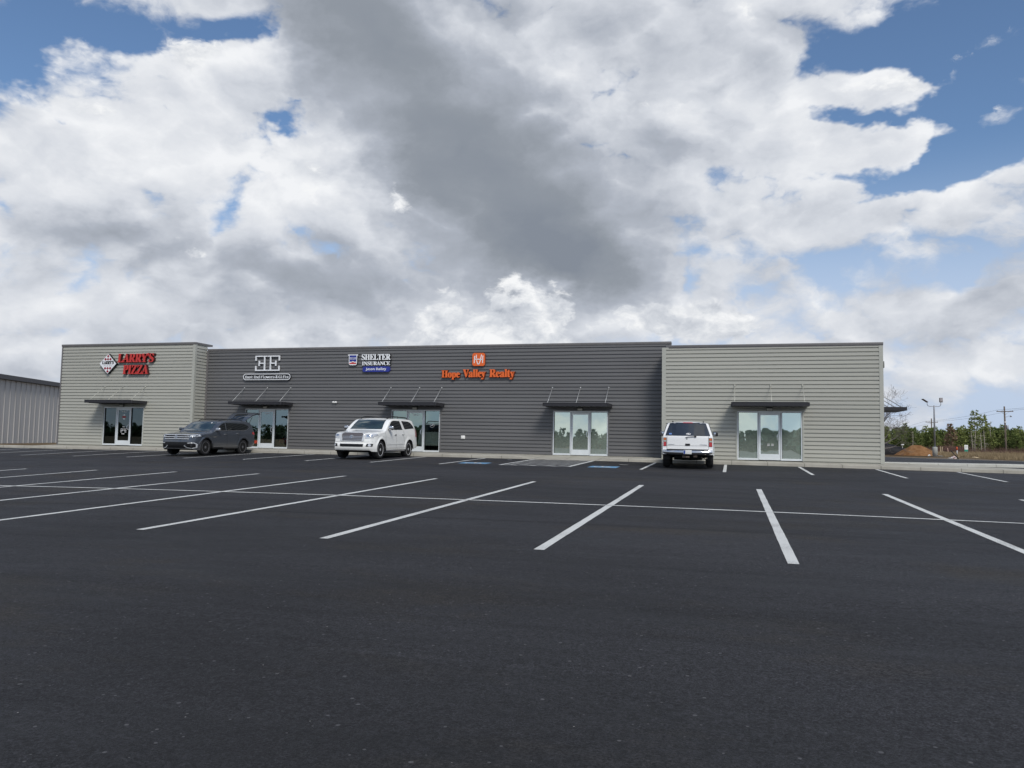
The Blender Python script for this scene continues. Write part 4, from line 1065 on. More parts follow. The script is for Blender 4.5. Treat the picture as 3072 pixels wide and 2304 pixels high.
class Skin:
    """lays trim, glass and lamps on a body"""
    def __init__(s, bm, Lc): s.t = BVHTree.FromBMesh(bm); s.L = Lc
    def cast(s, ax, a, b):
        L_ = s.L
        o, d = {'+x': ((4, a, b), (-1, 0, 0)), '-x': ((-4, a, b), (1, 0, 0)), 'f': ((a, -3, b), (0, 1, 0)), 'r': ((a, L_ + 3, b), (0, -1, 0)), 't': ((a, b, 5), (0, 0, -1))}[ax]
        return s.t.ray_cast(Vector(o), Vector(d))
    def patch(s, mb, poly, ax, off=.006, mi=0, step=.05, hole=None):
        pts = []
        for (a, b), (c, d) in zip(poly, poly[1:] + poly[:1]):
            n = max(1, int(math.hypot(c - a, d - b) / step))
            for k in range(n): pts.append((a + (c - a) * k / n, b + (d - b) * k / n))
        nb = len(pts); edges = [(i, (i + 1) % nb) for i in range(nb)]
        x0, x1, y0, y1 = min(p[0] for p in pts), max(p[0] for p in pts), min(p[1] for p in pts), max(p[1] for p in pts)
        def inside(x, y):
            c = False; j = nb - 1
            for i in range(nb):
                if (pts[i][1] > y) != (pts[j][1] > y) and x < (pts[j][0] - pts[i][0]) * (y - pts[i][1]) / (pts[j][1] - pts[i][1]) + pts[i][0]: c = not c
                j = i
            return c
        a = x0 + step / 2
        while a < x1:
            b = y0 + step / 2
            while b < y1:
                if inside(a, b): pts.append((a, b))
                b += step
            a += step
        V, _, F, *_r = delaunay_2d_cdt([Vector(p) for p in pts], edges, [], 1, 1e-5)
        vs = []; ok = []
        for v in V:
            h = s.cast(ax, v.x, v.y)
            if h[0] is None: vs.append((0, 0, 0)); ok.append(False)
            else:
                n = h[1]; dr = {'+x': Vector((1, 0, 0)), '-x': Vector((-1, 0, 0)), 'f': Vector((0, -1, 0)), 'r': Vector((0, 1, 0)), 't': Vector((0, 0, 1))}[ax]
                if n.dot(dr) < 0: n = -n
                vs.append(h[0] + n * off); ok.append(True)
        mb.add(vs, [f for f in F if all(ok[k] for k in f)], mi, True)
        return mb
    def ribbon(s, mb, pts, w, ax, off=.004, mi=0, closed=False):
        if closed: pts = pts + pts[:1]
        for (a, b), (c, d) in zip(pts[:-1], pts[1:]):
            L_ = math.hypot(c - a, d - b)
            if L_ < 1e-6: continue
            nx, ny = -(d - b) / L_ * w / 2, (c - a) / L_ * w / 2; ex, ey = (c - a) / L_ * w * .3, (d - b) / L_ * w * .3
            s.patch(mb, [(a + nx - ex, b + ny - ey), (a - nx - ex, b - ny - ey), (c - nx + ex, d - ny + ey), (c + nx + ex, d + ny + ey)], ax, off, mi, .07)
        return mb
    def both(s, fn):
        for ax in ('+x', '-x'): fn(ax)
def ell(cx, cz, rx, rz, n=16): return [(cx + rx * math.cos(2 * math.pi * k / n), cz + rz * math.sin(2 * math.pi * k / n)) for k in range(n)]

def make_wheel(root, x, y, Rw, wd, style, side):
    """tyre with rim, hub at (x, y); side +1 looks to +x"""
    rr = Rw * .69
    t = MB(); h = wd / 2
    t.lathe([(rr, -h * .8), (rr + .02, -h), (Rw - .045, -h), (Rw - .012, -h * .82), (Rw, -h * .55), (Rw, h * .55), (Rw - .012, h * .82), (Rw - .045, h), (rr + .02, h), (rr, h * .8)], 40, 'x', (0, 0, 0), 0, True, True)
    w = t.build('wheel', M_TYRE, root, True, 40); w.location = (x, y, Rw)
    r = MB(); fx = side * h * .72
    r.lathe([(rr + .003, side * h * .86), (rr - .012, side * h * .9), (rr - .03, side * h * .55), (rr - .05, side * h * .1), (0, side * h * .05)], 40, 'x', (0, 0, 0), 1)
    r.lathe([(rr + .004, side * h * .8), (rr + .002, side * h * .93), (rr - .018, side * h * .93), (rr - .022, side * h * .6)], 40, 'x', (0, 0, 0), 0)
    ns = style['n']
    for k in range(ns):
        for sg in ((-1, 1) if style['split'] else (0,)):
            a0 = 2 * math.pi * k / ns + style.get('rot', .3); a1 = a0 + sg * style['split']
            p0 = (math.cos(a0 + sg * .10) * .05, math.sin(a0 + sg * .10) * .05); p1 = (math.cos(a1) * (rr - .012), math.sin(a1) * (rr - .012))
            L_ = math.hypot(p1[0] - p0[0], p1[1] - p0[1]); nx, ny = -(p1[1] - p0[1]) / L_, (p1[0] - p0[0]) / L_
            w0, w1 = style['w0'], style['w1']; x_in, x_out = side * h * .35, fx
            poly = [(p0[0] + nx * w0, p0[1] + ny * w0), (p0[0] - nx * w0, p0[1] - ny * w0), (p1[0] - nx * w1, p1[1] - ny * w1), (p1[0] + nx * w1, p1[1] + ny * w1)]
            r.prism(poly, x_out + side * .012, x_in, 'yz', 0)
    r.lathe([(.075, side * h * .3), (.075, fx + side * .014), (.055, fx + side * .022), (0, fx + side * .022)], 20, 'x', (0, 0, 0), 0)
    ro = r.build('rim', [style['m'], M_UNDER], w, True, 35)
    return w
def mirror(root, x, y, z, side, m_shell, sx=.22, sy=.12, sz=.17):
    bm = bmesh.new(); bmesh.ops.create_cube(bm, size=1); bmesh.ops.bevel(bm, geom=bm.edges[:], offset=.28, segments=4, affect='EDGES', profile=.5)
    mb = MB(); mb.bm(bm, 0, True); bm.free()
    mb.v = [(x + side * (.07 + sx / 2) + v[0] * sx, y + v[1] * sy + side * v[0] * .03, z + v[2] * sz) for v in mb.v]
    mb.tube([(x - side * .04, y + .02, z - sz * .35), (x + side * .12, y, z - sz * .32)], .03, 8, 1)
    o = mb.build('wing_mirror', [m_shell, M_BLK], root)
    MB().box(x + side * .10, y + sy * .49, z - sz * .36, x + side * (.04 + sx), y + sy * .52, z + sz * .36, 0, .004).build('mirror_glass', M_CHROME, o)
def rails(root, body_top, x, s0, s1, z_up, m, w=.02):
    for sd in (-1, 1):
        pts = [(sd * x, s0, body_top(s0) - .005), (sd * (x - .004), s0 + .16, body_top(s0 + .16) + z_up * .75)]
        n = 8
        for k in range(n + 1): s = s0 + .3 + (s1 - s0 - .6) * k / n; pts.append((sd * (x - .008), s, body_top(s) + z_up))
        pts += [(sd * (x - .004), s1 - .16, body_top(s1 - .16) + z_up * .75), (sd * x, s1, body_top(s1) - .01)]
        mb = MB().tube(pts, [w * .8] + [w] * (len(pts) - 2) + [w * .8], 8)
        mid = (s0 + s1) / 2; mb.tube([(sd * (x - .008), mid, body_top(mid) - .02), (sd * (x - .008), mid, body_top(mid) + z_up)], w * .8, 6)
        mb.build('roof_rail', m, root)
def steering_and_seats(root, S): pass
def handles(root, sk, spots, m):
    for ax in ('+x', '-x'):
        sg = 1 if ax == '+x' else -1
        for s, z in spots:
            h = sk.cast(ax, s, z)[0]
            MB().box(h.x - .012, s - .095, z - .017, h.x + .035 * sg, s + .095, z + .017, 0, .008).build('door_handle', m, root)

# ---- big white family car, nose to the lot
def white_big_car():
    S = dict(L=5.30, hw=1.03, belt=1.27, axles=(.93, 4.10), Ra=.475, Rw=.415, lean=.17, flare=.04, crown=.035, bowf=.13, bowr=.07, tuck=.05, crease=(1.0, .006),
             sill=[(0, .38), (.12, .33), (.5, .32), (1.4, .40), (3.6, .41), (4.6, .43), (5.2, .5), (5.3, .55)],
             top=[(0, 1.06), (.04, 1.12), (.2, 1.175), (.6, 1.225), (1.15, 1.285), (1.34, 1.32), (1.42, 1.36), (1.75, 1.61), (2.0, 1.765), (2.15, 1.83), (2.5, 1.88), (3.2, 1.905), (4.2, 1.90), (4.85, 1.86), (5.1, 1.82), (5.22, 1.76), (5.3, 1.6)],
             round=[(0, .03), (.2, .09), (1.1, .09), (1.5, .05), (2.2, .07), (5.1, .07), (5.3, .05)],
             nf=(.75, .17, 2.4), nr=(.6, .07, 2.2),
             rakef=[(.3, .10), (.45, .01), (.62, .0), (.72, .05), (1.1, .09), (1.3, .12)], raker=[(.4, .12), (.55, .0), (.75, .0), (.8, .06), (1.25, .10), (1.8, .42)])
    root = empty('parked_car', (-16.22, 31.52, gz(-16.22, 33.5)), 'big pearl white seven-seat car with chrome grille parked nose out', 'car', 'cars parked in front of the shops')
    M_P = car_paint('pearl_white_paint', (.80, .81, .79))
    bm = car_body(S); sk = Skin(bm, S['L']); mb = MB(); 
    me = bpy.data.meshes.new('body'); bm.to_mesh(me); me.materials.append(M_P); me.materials.append(M_UNDER); me.set_sharp_from_angle(angle=R(42)); bo = bpy.data.objects.new('body', me); COL.objects.link(bo); bo.parent = root
    # side glass: front and rear door share one dark band, quarter pane behind the broad pillar
    for ax in ('+x', '-x'):
        sk.patch(MB(), [(1.62, 1.31), (3.30, 1.345), (3.06, 1.76), (2.35, 1.755), (2.12, 1.70), (1.88, 1.53)], ax, .006).build('side_window', M_CGLASS, root, False)
        sk.patch(MB(), [(3.56, 1.375), (4.72, 1.43), (4.60, 1.56), (4.36, 1.70), (4.1, 1.755), (3.30, 1.765)], ax, .006).build('side_window', M_CGLASS, root, False)
        q = MB()
        for pts in ([(1.34, 1.24), (1.40, .95), (1.42, .48)], [(2.52, 1.74), (2.55, 1.3), (2.58, .48)], [(3.44, 1.33), (3.42, 1.0), (3.52, .75)], [(1.42, .475), (3.55, .48)]): sk.ribbon(q, pts, .011, ax, .003)
        q.build('door_seam', M_SEAM, root, False)
        q = MB(); sk.ribbon(q, [(1.50, .66), (3.55, .69)], .05, ax, .012); q.build('side_moulding', M_P, root, False)
        q = MB(); sk.patch(q, [(.26, .98), (.60, 1.03), (.56, 1.12), (.30, 1.13)], ax, .008); q.build('headlight', M_HEAD, root, False)
        q = MB(); sk.patch(q, [(4.84, 1.06), (5.12, .96), (5.10, 1.14), (5.0, 1.40), (4.86, 1.42)], ax, .016); q.build('tail_light', M_TAIL, root, False)
    # windscreen
    sk.patch(MB(), [(-.80, 1.335), (.80, 1.335), (.70, 1.79), (-.70, 1.79)], 'f', .007).build('windscreen', M_WSGLASS, root, False)
    # grille with bars, chrome surround, badge
    g = MB(); gp = [(-.47, .80), (.47, .80), (.52, 1.10), (.42, 1.145), (-.42, 1.145), (-.52, 1.10)]
    sk.patch(g, gp, 'f', .008); go = g.build('grille', mat('grille_bars', (.13, .12, .125), .4, .4), root, False)
    b = MB()
    for z in (.862, .925, .988): sk.ribbon(b, [(-.47, z), (.47, z)], .02, 'f', .02)
    b.build('grille_bar', M_SATIN, go, False)
    b = MB()
    for sg in (-1, 1): sk.patch(b, [(sg * .47, .775), (sg * .585, .80), (sg * .60, 1.12), (sg * .50, 1.165), (sg * .525, 1.10)], 'f', .022)
    sk.ribbon(b, [(-.49, 1.155), (.49, 1.155)], .035, 'f', .018); sk.ribbon(b, [(-.48, .785), (.48, .785)], .02, 'f', .016); b.build('grille_surround', M_BRIGHT, go, False)
    b = MB(); sk.ribbon(b, ell(0, .975, .085, .06), .02, 'f', .028, 0, True); sk.ribbon(b, ell(0, .985, .03, .05, 12), .014, 'f', .028, 0, True); sk.ribbon(b, ell(0, 1.005, .055, .025, 12), .014, 'f', .028, 0, True); b.build('badge', M_CHROME, go, False)
    for sg in (-1, 1):
        h = MB(); sk.patch(h, [(sg * .615, .895), (sg * .93, .925), (sg * .97, 1.09), (sg * .62, 1.105)], 'f', .010); ho = h.build('headlight', M_HEAD, root, False)
        h = MB(); sk.patch(h, ell(sg * .74, 1.03, .065, .05), 'f', .016); sk.patch(h, ell(sg * .86, 1.03, .05, .045), 'f', .016); h.build('lamp_reflector', M_CHROME, ho, False)
        h = MB(); sk.patch(h, [(sg * .68, .545), (sg * .92, .55), (sg * .935, .675), (sg * .72, .67)], 'f', .008); fo = h.build('fog_lamp', M_BLK, root, False)
        h = MB(); sk.patch(h, ell(sg * .835, .605, .055, .05), 'f', .016); h.build('lens', M_HEAD, fo, False)
    h = MB(); sk.patch(h, [(-.55, .535), (.55, .535), (.57, .66), (-.57, .66)], 'f', .008); lo = h.build('lower_intake', M_GRILLE, root, False)
    h = MB()
    for z in (.575, .60, .63): sk.ribbon(h, [(-.54, z), (.54, z)], .008, 'f', .013)
    h.build('intake_bar', M_BLK, lo, False)
    h = MB(); sk.ribbon(h, [(-.99, .755), (-.6, .745), (.6, .745), (.99, .755)], .010, 'f', .003); sk.ribbon(h, [(-.60, 1.175), (.60, 1.175)], .010, 'f', .003); h.build('panel_seam', M_SEAM, root, False)
    # rear: gate glass, bumper seam
    sk.patch(MB(), [(-.78, 1.32), (.78, 1.32), (.70, 1.72), (-.70, 1.72)], 'r', .006).build('rear_window', M_CGLASS, root, False)
    # running boards
    for sg in (-1, 1): MB().box(sg * .86, 1.5, .33, sg * 1.03, 3.55, .385, 0, .015).build('running_board', M_SATIN, root)
    for sg in (-1, 1): MB().box(sg * .72, 1.38, .33, sg * .99, 1.41, .62, 0, .01).box(sg * .72, 4.56, .36, sg * .99, 4.585, .62, 0, .01).build('mud_flap', M_BLK, root)
    handles(root, sk, ((2.42, 1.10), (3.30, 1.13)), M_CHROME)
    mirror(root, .93, 1.72, 1.40, 1, M_CHROME, .25, .14, .20); mirror(root, -.93, 1.72, 1.40, -1, M_CHROME, .25, .14, .20)
    rails(root, lambda s: sk.cast('t', .66, s)[0].z, .66, 2.2, 4.75, .075, M_BLK, .027)
    st = dict(n=5, split=.30, w0=.030, w1=.036, m=M_RIM, rot=.1)
    for s in S['axles']:
        for sg in (-1, 1): make_wheel(root, sg * .865, s, .415, .285, st, sg)
    w = MB()
    for sg in (-1, 1): w.box(sg * .45, .2, .30, sg * .60, .45, .42)
    w.box(-.5, .5, .28, .5, 4.9, .42); w.box(-.9, 1.6, .34, .9, 4.6, .46); w.build('chassis', M_UNDER, root)
    bm.free(); return root

# ---- slate grey car with its tailgate up
def grey_open_car():
    S = dict(L=5.05, hw=.995, belt=1.16, axles=(.93, 3.90), Ra=.435, Rw=.385, lean=.23, flare=.035, crown=.03, bowf=.17, bowr=.07, tuck=.05, crease=(.93, .014),
             sill=[(0, .30), (.15, .25), (.5, .24), (1.4, .32), (3.4, .33), (4.4, .36), (5.0, .44), (5.05, .5)],
             top=[(0, .93), (.05, .985), (.25, 1.03), (.7, 1.085), (1.2, 1.13), (1.36, 1.15), (1.45, 1.19), (1.8, 1.41), (2.1, 1.60), (2.28, 1.67), (2.7, 1.73), (3.3, 1.75), (4.1, 1.74), (4.5, 1.71), (4.74, 1.66), (4.90, 1.48), (5.05, 1.10)],
             round=[(0, .03), (.2, .09), (1.1, .10), (1.5, .06), (2.2, .08), (4.6, .07), (5.05, .05)],
             nf=(.8, .20, 2.3), nr=(.6, .09, 2.2),
             rakef=[(.25, .08), (.45, .0), (.62, .0), (.75, .02), (1.0, .06), (1.2, .1)], raker=[(.4, .1), (.6, .0), (1.0, .02), (1.3, .05), (1.7, .1)])
    root = empty('parked_car', (-25.2, 31.28, gz(-25.2, 33.3)), 'slate grey car with raised tailgate backed up to the flower shop', 'car', 'cars parked in front of the shops')
    M_P = car_paint('slate_grey_paint', (.062, .074, .094), .45)
    bm = car_body(S); sk = Skin(bm, S['L'])
    me = bpy.data.meshes.new('body'); bm.to_mesh(me); me.materials.append(M_P); me.materials.append(M_UNDER); me.set_sharp_from_angle(angle=R(42)); bo = bpy.data.objects.new('body', me); COL.objects.link(bo); bo.parent = root
    for ax in ('+x', '-x'):
        sk.patch(MB(), [(1.62, 1.185), (2.42, 1.205), (2.42, 1.575), (2.26, 1.54), (2.0, 1.42)], ax, .006).build('side_window', M_CGLASS, root, False)
        sk.patch(MB(), [(2.50, 1.205), (3.90, 1.235), (4.18, 1.275), (4.42, 1.40), (4.30, 1.50), (4.0, 1.575), (2.50, 1.585)], ax, .006).build('side_window', M_CGLASS, root, False)
        q = MB(); sk.ribbon(q, [(1.60, 1.172), (2.46, 1.192), (3.9, 1.222), (4.2, 1.262), (4.45, 1.395)], .016, ax, .010); sk.ribbon(q, [(2.46, 1.2), (2.46, 1.58)], .022, ax, .009); q.build('window_trim', M_SATIN, root, False)
        q = MB()
        for pts in ([(1.40, 1.12), (1.40, .75), (1.44, .42)], [(2.50, 1.19), (2.52, .8), (2.54, .42)], [(3.52, 1.2), (3.50, .95), (3.38, .65), (3.36, .42)]): sk.ribbon(q, pts, .010, ax, .003)
        q.build('door_seam', M_SEAM, root, False)
        q = MB(); sk.patch(q, [(1.42, .30), (3.42, .31), (3.42, .405), (1.42, .40)], ax, .010); q.build('sill_cladding', M_BLK, root, False)
        q = MB(); sk.ribbon(q, [(1.46, .425), (3.38, .435)], .018, ax, .016); q.build('sill_trim', M_SATIN, root, False)
        q = MB(); sk.patch(q, [(.10, .86), (.55, .90), (.50, .985), (.16, .97)], ax, .008); q.build('headlight', M_HEAD, root, False)
        q = MB(); sk.patch(q, [(4.62, 1.05), (4.95, 1.0), (4.92, 1.16), (4.70, 1.17)], ax, .008); q.build('tail_light', M_TAIL, root, False)
        q = MB(); sk.ribbon(q, [(1.46, .87), (1.74, .885)], .016, ax, .009); q.build('fender_badge', M_CHROME, root, False)
        for sw in S['axles']:
            q = MB(); ar = [(sw + .455 * math.cos(R(w)), .385 + .455 * math.sin(R(w))) for w in range(4, 180, 11)]; sk.ribbon(q, ar, .045, ax, .008); q.build('arch_trim', M_BLK, root, False)
    sk.patch(MB(), [(-.76, 1.175), (.76, 1.175), (.63, 1.605), (-.63, 1.605)], 'f', .007).build('windscreen', M_WSGLASS, root, False)
    h = MB(); sk.patch(h, ell(.42, 1.565, .03, .025, 10), 'f', .012); h.build('screen_sticker', M_DECAL, root, False)
    g = MB(); sk.patch(g, [(-.60, .735), (.60, .735), (.66, .85), (.60, .955), (-.60, .955), (-.66, .85)], 'f', .008); go = g.build('grille', M_GRILLE, root, False)
    b = MB()
    for z, w_ in ((.948, .62), (.862, .66), (.772, .66)): sk.ribbon(b, [(-w_, z), (w_, z)], .026, 'f', .020)
    b.build('grille_bar', M_BRIGHT, go, False)
    b = MB(); sk.ribbon(b, ell(0, .855, .075, .075, 18), .016, 'f', .03, 0, True)
    sk.ribbon(b, [(-.045, .91), (-.02, .865), (0, .895), (.02, .865), (.045, .91)], .013, 'f', .03); sk.ribbon(b, [(-.06, .885), (-.035, .80), (0, .855), (.035, .80), (.06, .885)], .013, 'f', .03); b.build('badge', M_CHROME, go, False)
    for sg in (-1, 1):
        h = MB(); sk.patch(h, [(sg * .60, .845), (sg * .93, .87), (sg * .93, .965), (sg * .60, .955)], 'f', .012); ho = h.build('headlight', M_HEADD, root, False)
        h = MB(); sk.ribbon(h, [(sg * .60, .95), (sg * .90, .962), (sg * .905, .88), (sg * .62, .858)], .02, 'f', .018)
        for k in (.70, .80): sk.patch(h, [(sg * k, .875), (sg * (k + .06), .88), (sg * (k + .075), .935), (sg * (k + .01), .93)], 'f', .018)
        h.build('light_strip', M_HEAD, ho, False)
        h = MB(); sk.patch(h, [(sg * .56, .40), (sg * .78, .345), (sg * .885, .36), (sg * .90, .52), (sg * .84, .575), (sg * .60, .555), (sg * .52, .50)], 'f', .008); fo = h.build('side_intake', M_GRILLE, root, False)
        h = MB(); sk.ribbon(h, [(sg * .46, .455), (sg * .60, .355), (sg * .80, .335), (sg * .895, .375), (sg * .905, .52), (sg * .85, .585), (sg * .62, .575)], .03, 'f', .018); h.build('intake_trim', M_BRIGHT, fo, False)
    h = MB(); sk.patch(h, [(-.50, .345), (.50, .345), (.46, .50), (.84, .60), (.82, .62), (-.82, .62), (-.84, .60), (-.46, .50)], 'f', .006); h.build('lower_intake', M_GRILLE, root, False)
    h = MB(); sk.ribbon(h, [(-.6, .325), (.6, .325)], .014, 'f', .014); h.build('bumper_trim', M_SATIN, root, False)
    h = MB(); sk.ribbon(h, [(-.72, .99), (.72, .99)], .010, 'f', .003); h.build('panel_seam', M_SEAM, root, False)
    # black patch painted as the open hatch's dark, raised gate on two struts
    h = MB(); sk.patch(h, [(-.66, .75), (.66, .75), (.70, 1.15), (.56, 1.55), (-.56, 1.55), (-.70, 1.15)], 'r', .006); h.build('hatch_dark', M_UNDER, root, False)
    gt = MB(); n = 10; outer = []; inner = []
    path = [(0., 0.), (.22, .14), (.50, .30), (.80, .42), (1.02, .47), (1.14, .45)]
    prof = []
    for k in range(n + 1):
        t_ = 1.14 * k / n; prof.append((4.50 + t_, 1.71 + interp([(a, b) for a, b in path], t_)))
    for i, (y_, z_) in enumerate(prof):
        f = i / n; wdt = .60 + .17 * f
        for k in range(9):
            u = -1 + k / 4; outer.append((u * wdt, y_ - .05 * u * u * f, z_ + .03 * (1 - u * u)))
            inner.append((u * (wdt - .02), y_ - .05 * u * u * f, z_ + .03 * (1 - u * u) - (.035 + .05 * f)))
    fo_ = [(i * 9 + k, i * 9 + k + 1, (i + 1) * 9 + k + 1, (i + 1) * 9 + k) for i in range(n) for k in range(8)]
    gt.add(outer, fo_, 0, True); gt.add(inner, [f[::-1] for f in fo_], 1, True)
    N_ = (n + 1) * 9
    rim = [k for k in range(9)] + [i * 9 + 8 for i in range(1, n + 1)] + [n * 9 + k for k in range(7, -1, -1)] + [i * 9 for i in range(n - 1, 0, -1)]
    gt.add(outer + inner, [(rim[q], rim[(q + 1) % len(rim)], rim[(q + 1) % len(rim)] + N_, rim[q] + N_) for q in range(len(rim))], 0)
    go = gt.build('tailgate', [M_P, mat('tailgate_lining', (.05, .05, .053), .6)], root, True, 40)
    gw = MB(); gw.add([(u * (.55 + .08 * f), prof[int(1 + f * 5)][0], prof[int(1 + f * 5)][1] + .036 - .03 * u * u) for f in (0, .2, .4, .6, .8, 1.) for u in (-1, -.5, 0, .5, 1)], [(i * 5 + k, i * 5 + k + 1, (i + 1) * 5 + k + 1, (i + 1) * 5 + k) for i in range(5) for k in range(4)], 0, True); gw.build('rear_window', M_CGLASS, go)
    for sg in (-1, 1): MB().tube([(sg * .60, 4.74, 1.36), (sg * .66, 5.05, 1.95)], .014, 6).build('gas_strut', M_BLK, root)
    handles(root, sk, ((2.36, 1.02), (3.36, 1.05)), M_CHROME)
    mirror(root, .88, 1.70, 1.25, 1, M_SATIN, .23, .13, .15); mirror(root, -.88, 1.70, 1.25, -1, M_P, .23, .13, .15)
    rails(root, lambda s: sk.cast('t', .58, s)[0].z, .58, 2.3, 4.40, .045, M_BLK, .018)
    st = dict(n=5, split=.22, w0=.020, w1=.022, m=M_DRIM, rot=.5)
    for s in S['axles']:
        for sg in (-1, 1): make_wheel(root, sg * .845, s, .385, .26, st, sg)
    MB().box(-.5, .5, .24, .5, 4.7, .36).build('chassis', M_UNDER, root)
    bm.free(); return root

# ---- older white car seen from behind, nose to the shops
def white_rear_car():
    S = dict(L=5.08, hw=.985, belt=1.24, axles=(.95, 3.93), Ra=.45, Rw=.39, lean=.30, flare=.035, crown=.045, bowf=.12, bowr=.05, tuck=.05, crease=(.92, .010),
             sill=[(0, .42), (.2, .38), (.5, .38), (1.4, .40), (3.5, .42), (4.5, .48), (5.0, .52), (5.08, .53)],
             top=[(0, 1.02), (.05, 1.08), (.3, 1.13), (1.1, 1.20), (1.3, 1.225), (1.42, 1.27), (1.8, 1.52), (2.05, 1.67), (2.25, 1.75), (2.7, 1.80), (3.4, 1.82), (4.3, 1.825), (4.85, 1.81), (5.0, 1.80), (5.08, 1.78)],
             round=[(0, .03), (.2, .07), (1.1, .07), (1.5, .05), (2.2, .07), (4.9, .09), (5.08, .08)],
             nf=(.6, .12, 2.4), nr=(.5, .035, 2.2),
             rakef=[(.3, .08), (.5, .0), (.7, .0), (.8, .05), (1.2, .08)], raker=[(.45, .06), (.55, .0), (.70, .0), (.735, .09), (1.22, .11), (1.85, .46)])
    root = empty('parked_car', (-1.83, 36.06, gz(-1.67, 33.5)), 'older white car seen from behind with amber and red tail lamps', 'car', 'cars parked in front of the shops', math.pi + R(2.2))
    M_P = car_paint('plain_white_paint', (.70, .71, .71))
    bm = car_body(S); sk = Skin(bm, S['L'])
    me = bpy.data.meshes.new('body'); bm.to_mesh(me); me.materials.append(M_P); me.materials.append(M_UNDER); me.set_sharp_from_angle(angle=R(42)); bo = bpy.data.objects.new('body', me); COL.objects.link(bo); bo.parent = root
    for ax in ('+x', '-x'):
        for poly in ([(1.6, 1.27), (2.5, 1.29), (2.5, 1.66), (2.22, 1.64), (1.95, 1.50)], [(2.58, 1.29), (3.5, 1.30), (3.48, 1.67), (2.58, 1.665)], [(3.62, 1.30), (4.72, 1.31), (4.60, 1.67), (3.60, 1.67)]):
            sk.patch(MB(), poly, ax, .006).build('side_window', M_CGLASS, root, False)
        q = MB()
        for pts in ([(1.38, 1.2), (1.42, .5)], [(2.54, 1.28), (2.56, .5)], [(3.56, 1.28), (3.50, .9), (3.42, .6)]): sk.ribbon(q, pts, .010, ax, .003)
        q.build('door_seam', M_SEAM, root, False)
    sk.patch(MB(), [(-.78, 1.25), (.78, 1.25), (.62, 1.71), (-.62, 1.71)], 'f', .007).build('windscreen', M_WSGLASS, root, False)
    # rear face
    rg = MB(); sk.patch(rg, [(-.85, 1.245), (.85, 1.245), (.80, 1.42), (.685, 1.735), (.5, 1.765), (-.5, 1.765), (-.685, 1.735), (-.80, 1.42)], 'r', .007); rw = rg.build('rear_window', mat('rear_glass', (.012, .016, .022), .04, spec=.7, coat=1., var=.6, vscale=2.2), root, False)
    d = MB(); sk.ribbon(d, ell(-.03, 1.315, .085, .03, 10), .012, 'r', .012, 0, True); sk.patch(d, [(-.10, 1.295), (-.06, 1.29), (.03, 1.335), (-.01, 1.34)], 'r', .012); d.build('window_decal', M_DECAL, rw, False)
    d = MB(); sk.patch(d, [(.60, 1.285), (.70, 1.285), (.715, 1.34), (.61, 1.345)], 'r', .012); d.build('window_sticker', mat('blue_sticker', (.10, .2, .45), .5), rw, False)
    h = MB(); sk.patch(h, [(-.20, 1.742), (.20, 1.742), (.17, 1.772), (-.17, 1.772)], 'r', .016); h.build('brake_lamp', M_TAIL, root, False)
    for sg in (-1, 1):
        h = MB(); sk.patch(h, [(sg * .80, .83), (sg * .925, .83), (sg * .925, 1.17), (sg * .80, 1.17)], 'r', .007); ho = h.build('tail_light', M_BLK, root, False)
        for nm, a, b, m_ in (('amber_lens', 1.08, 1.155, M_AMBER), ('clear_lens', 1.01, 1.07, M_CLEARL), ('red_lens', .845, 1.0, M_TAIL)):
            h = MB(); sk.patch(h, [(sg * .812, a), (sg * .915, a), (sg * .915, b), (sg * .812, b)], 'r', .016); h.build(nm, m_, ho, False)
    h = MB(); sk.ribbon(h, [(-.785, 1.235), (-.785, .76)], .010, 'r', .003); sk.ribbon(h, [(.785, 1.235), (.785, .76)], .010, 'r', .003); sk.ribbon(h, [(-.79, .865), (.79, .865)], .008, 'r', .003); h.build('tailgate_seam', M_SEAM, root, False)
    sk.patch(MB(), [(-.08, .86), (.08, .86), (.095, .90), (.085, .945), (-.085, .945), (-.095, .90)], 'r', .014).build('gate_handle', M_BLK, root, False)
    h = MB(); y_ = sk.cast('r', .0, 1.2)[0].y
    h.tube([(.085, y_ + .02, 1.175), (-.02, y_ + .035, 1.205), (-.30, y_ + .03, 1.225)], .012, 6); h.box(-.33, y_ - .01, 1.195, -.25, y_ + .04, 1.25, 0, .01); h.build('rear_wiper', M_BLK, root)
    h = MB(); sk.patch(h, ell(.03, 1.125, .022, .022, 10), 'r', .008); h.build('lock', M_BLK, root, False)
    # model words, mirrored because the rear looks the other way
    for body, x0, x1, z in (("CHEVROLET", -.45, -.735, .895), ("SUBURBAN", .735, .50, .895)):
        t_ = MB(); yq = sk.cast('r', (x0 + x1) / 2, z)[0].y + .004; text_mesh(t_, SANS(body), x0, x1, z, z + .028, yq + .008, yq); t_.build('lettering', M_SATIN, root)
    # chrome bumper with plate
    bp = MB(); pr = [(-.02, .50), (.06, .515), (.125, .56), (.135, .60), (.125, .66), (.09, .685), (.09, .70), (.0, .715)]
    rows = []
    for k in range(25):
        u = -1 + k / 12; x = u * .93; y0 = S['L'] - .03 - .10 * abs(u) ** 3.
        rows.append([(x, y0 + a * (1 - .25 * abs(u) ** 4), z + .03 * abs(u) ** 3 * (1 if z < .6 else .2)) for a, z in pr])
    m_ = len(pr); bp.add([p for r_ in rows for p in r_], [(i * m_ + j, (i + 1) * m_ + j, (i + 1) * m_ + j + 1, i * m_ + j + 1) for i in range(24) for j in range(m_ - 1)] + [tuple(range(m_)), tuple(range(24 * m_, 25 * m_))], 0, True)
    bo_ = bp.build('rear_bumper', M_CHROME, root, True, 50)
    MB().box(-.80, S['L'] - .04, .705, .80, S['L'] + .045, .735, 0, .01).build('bumper_step', M_BLK, root)
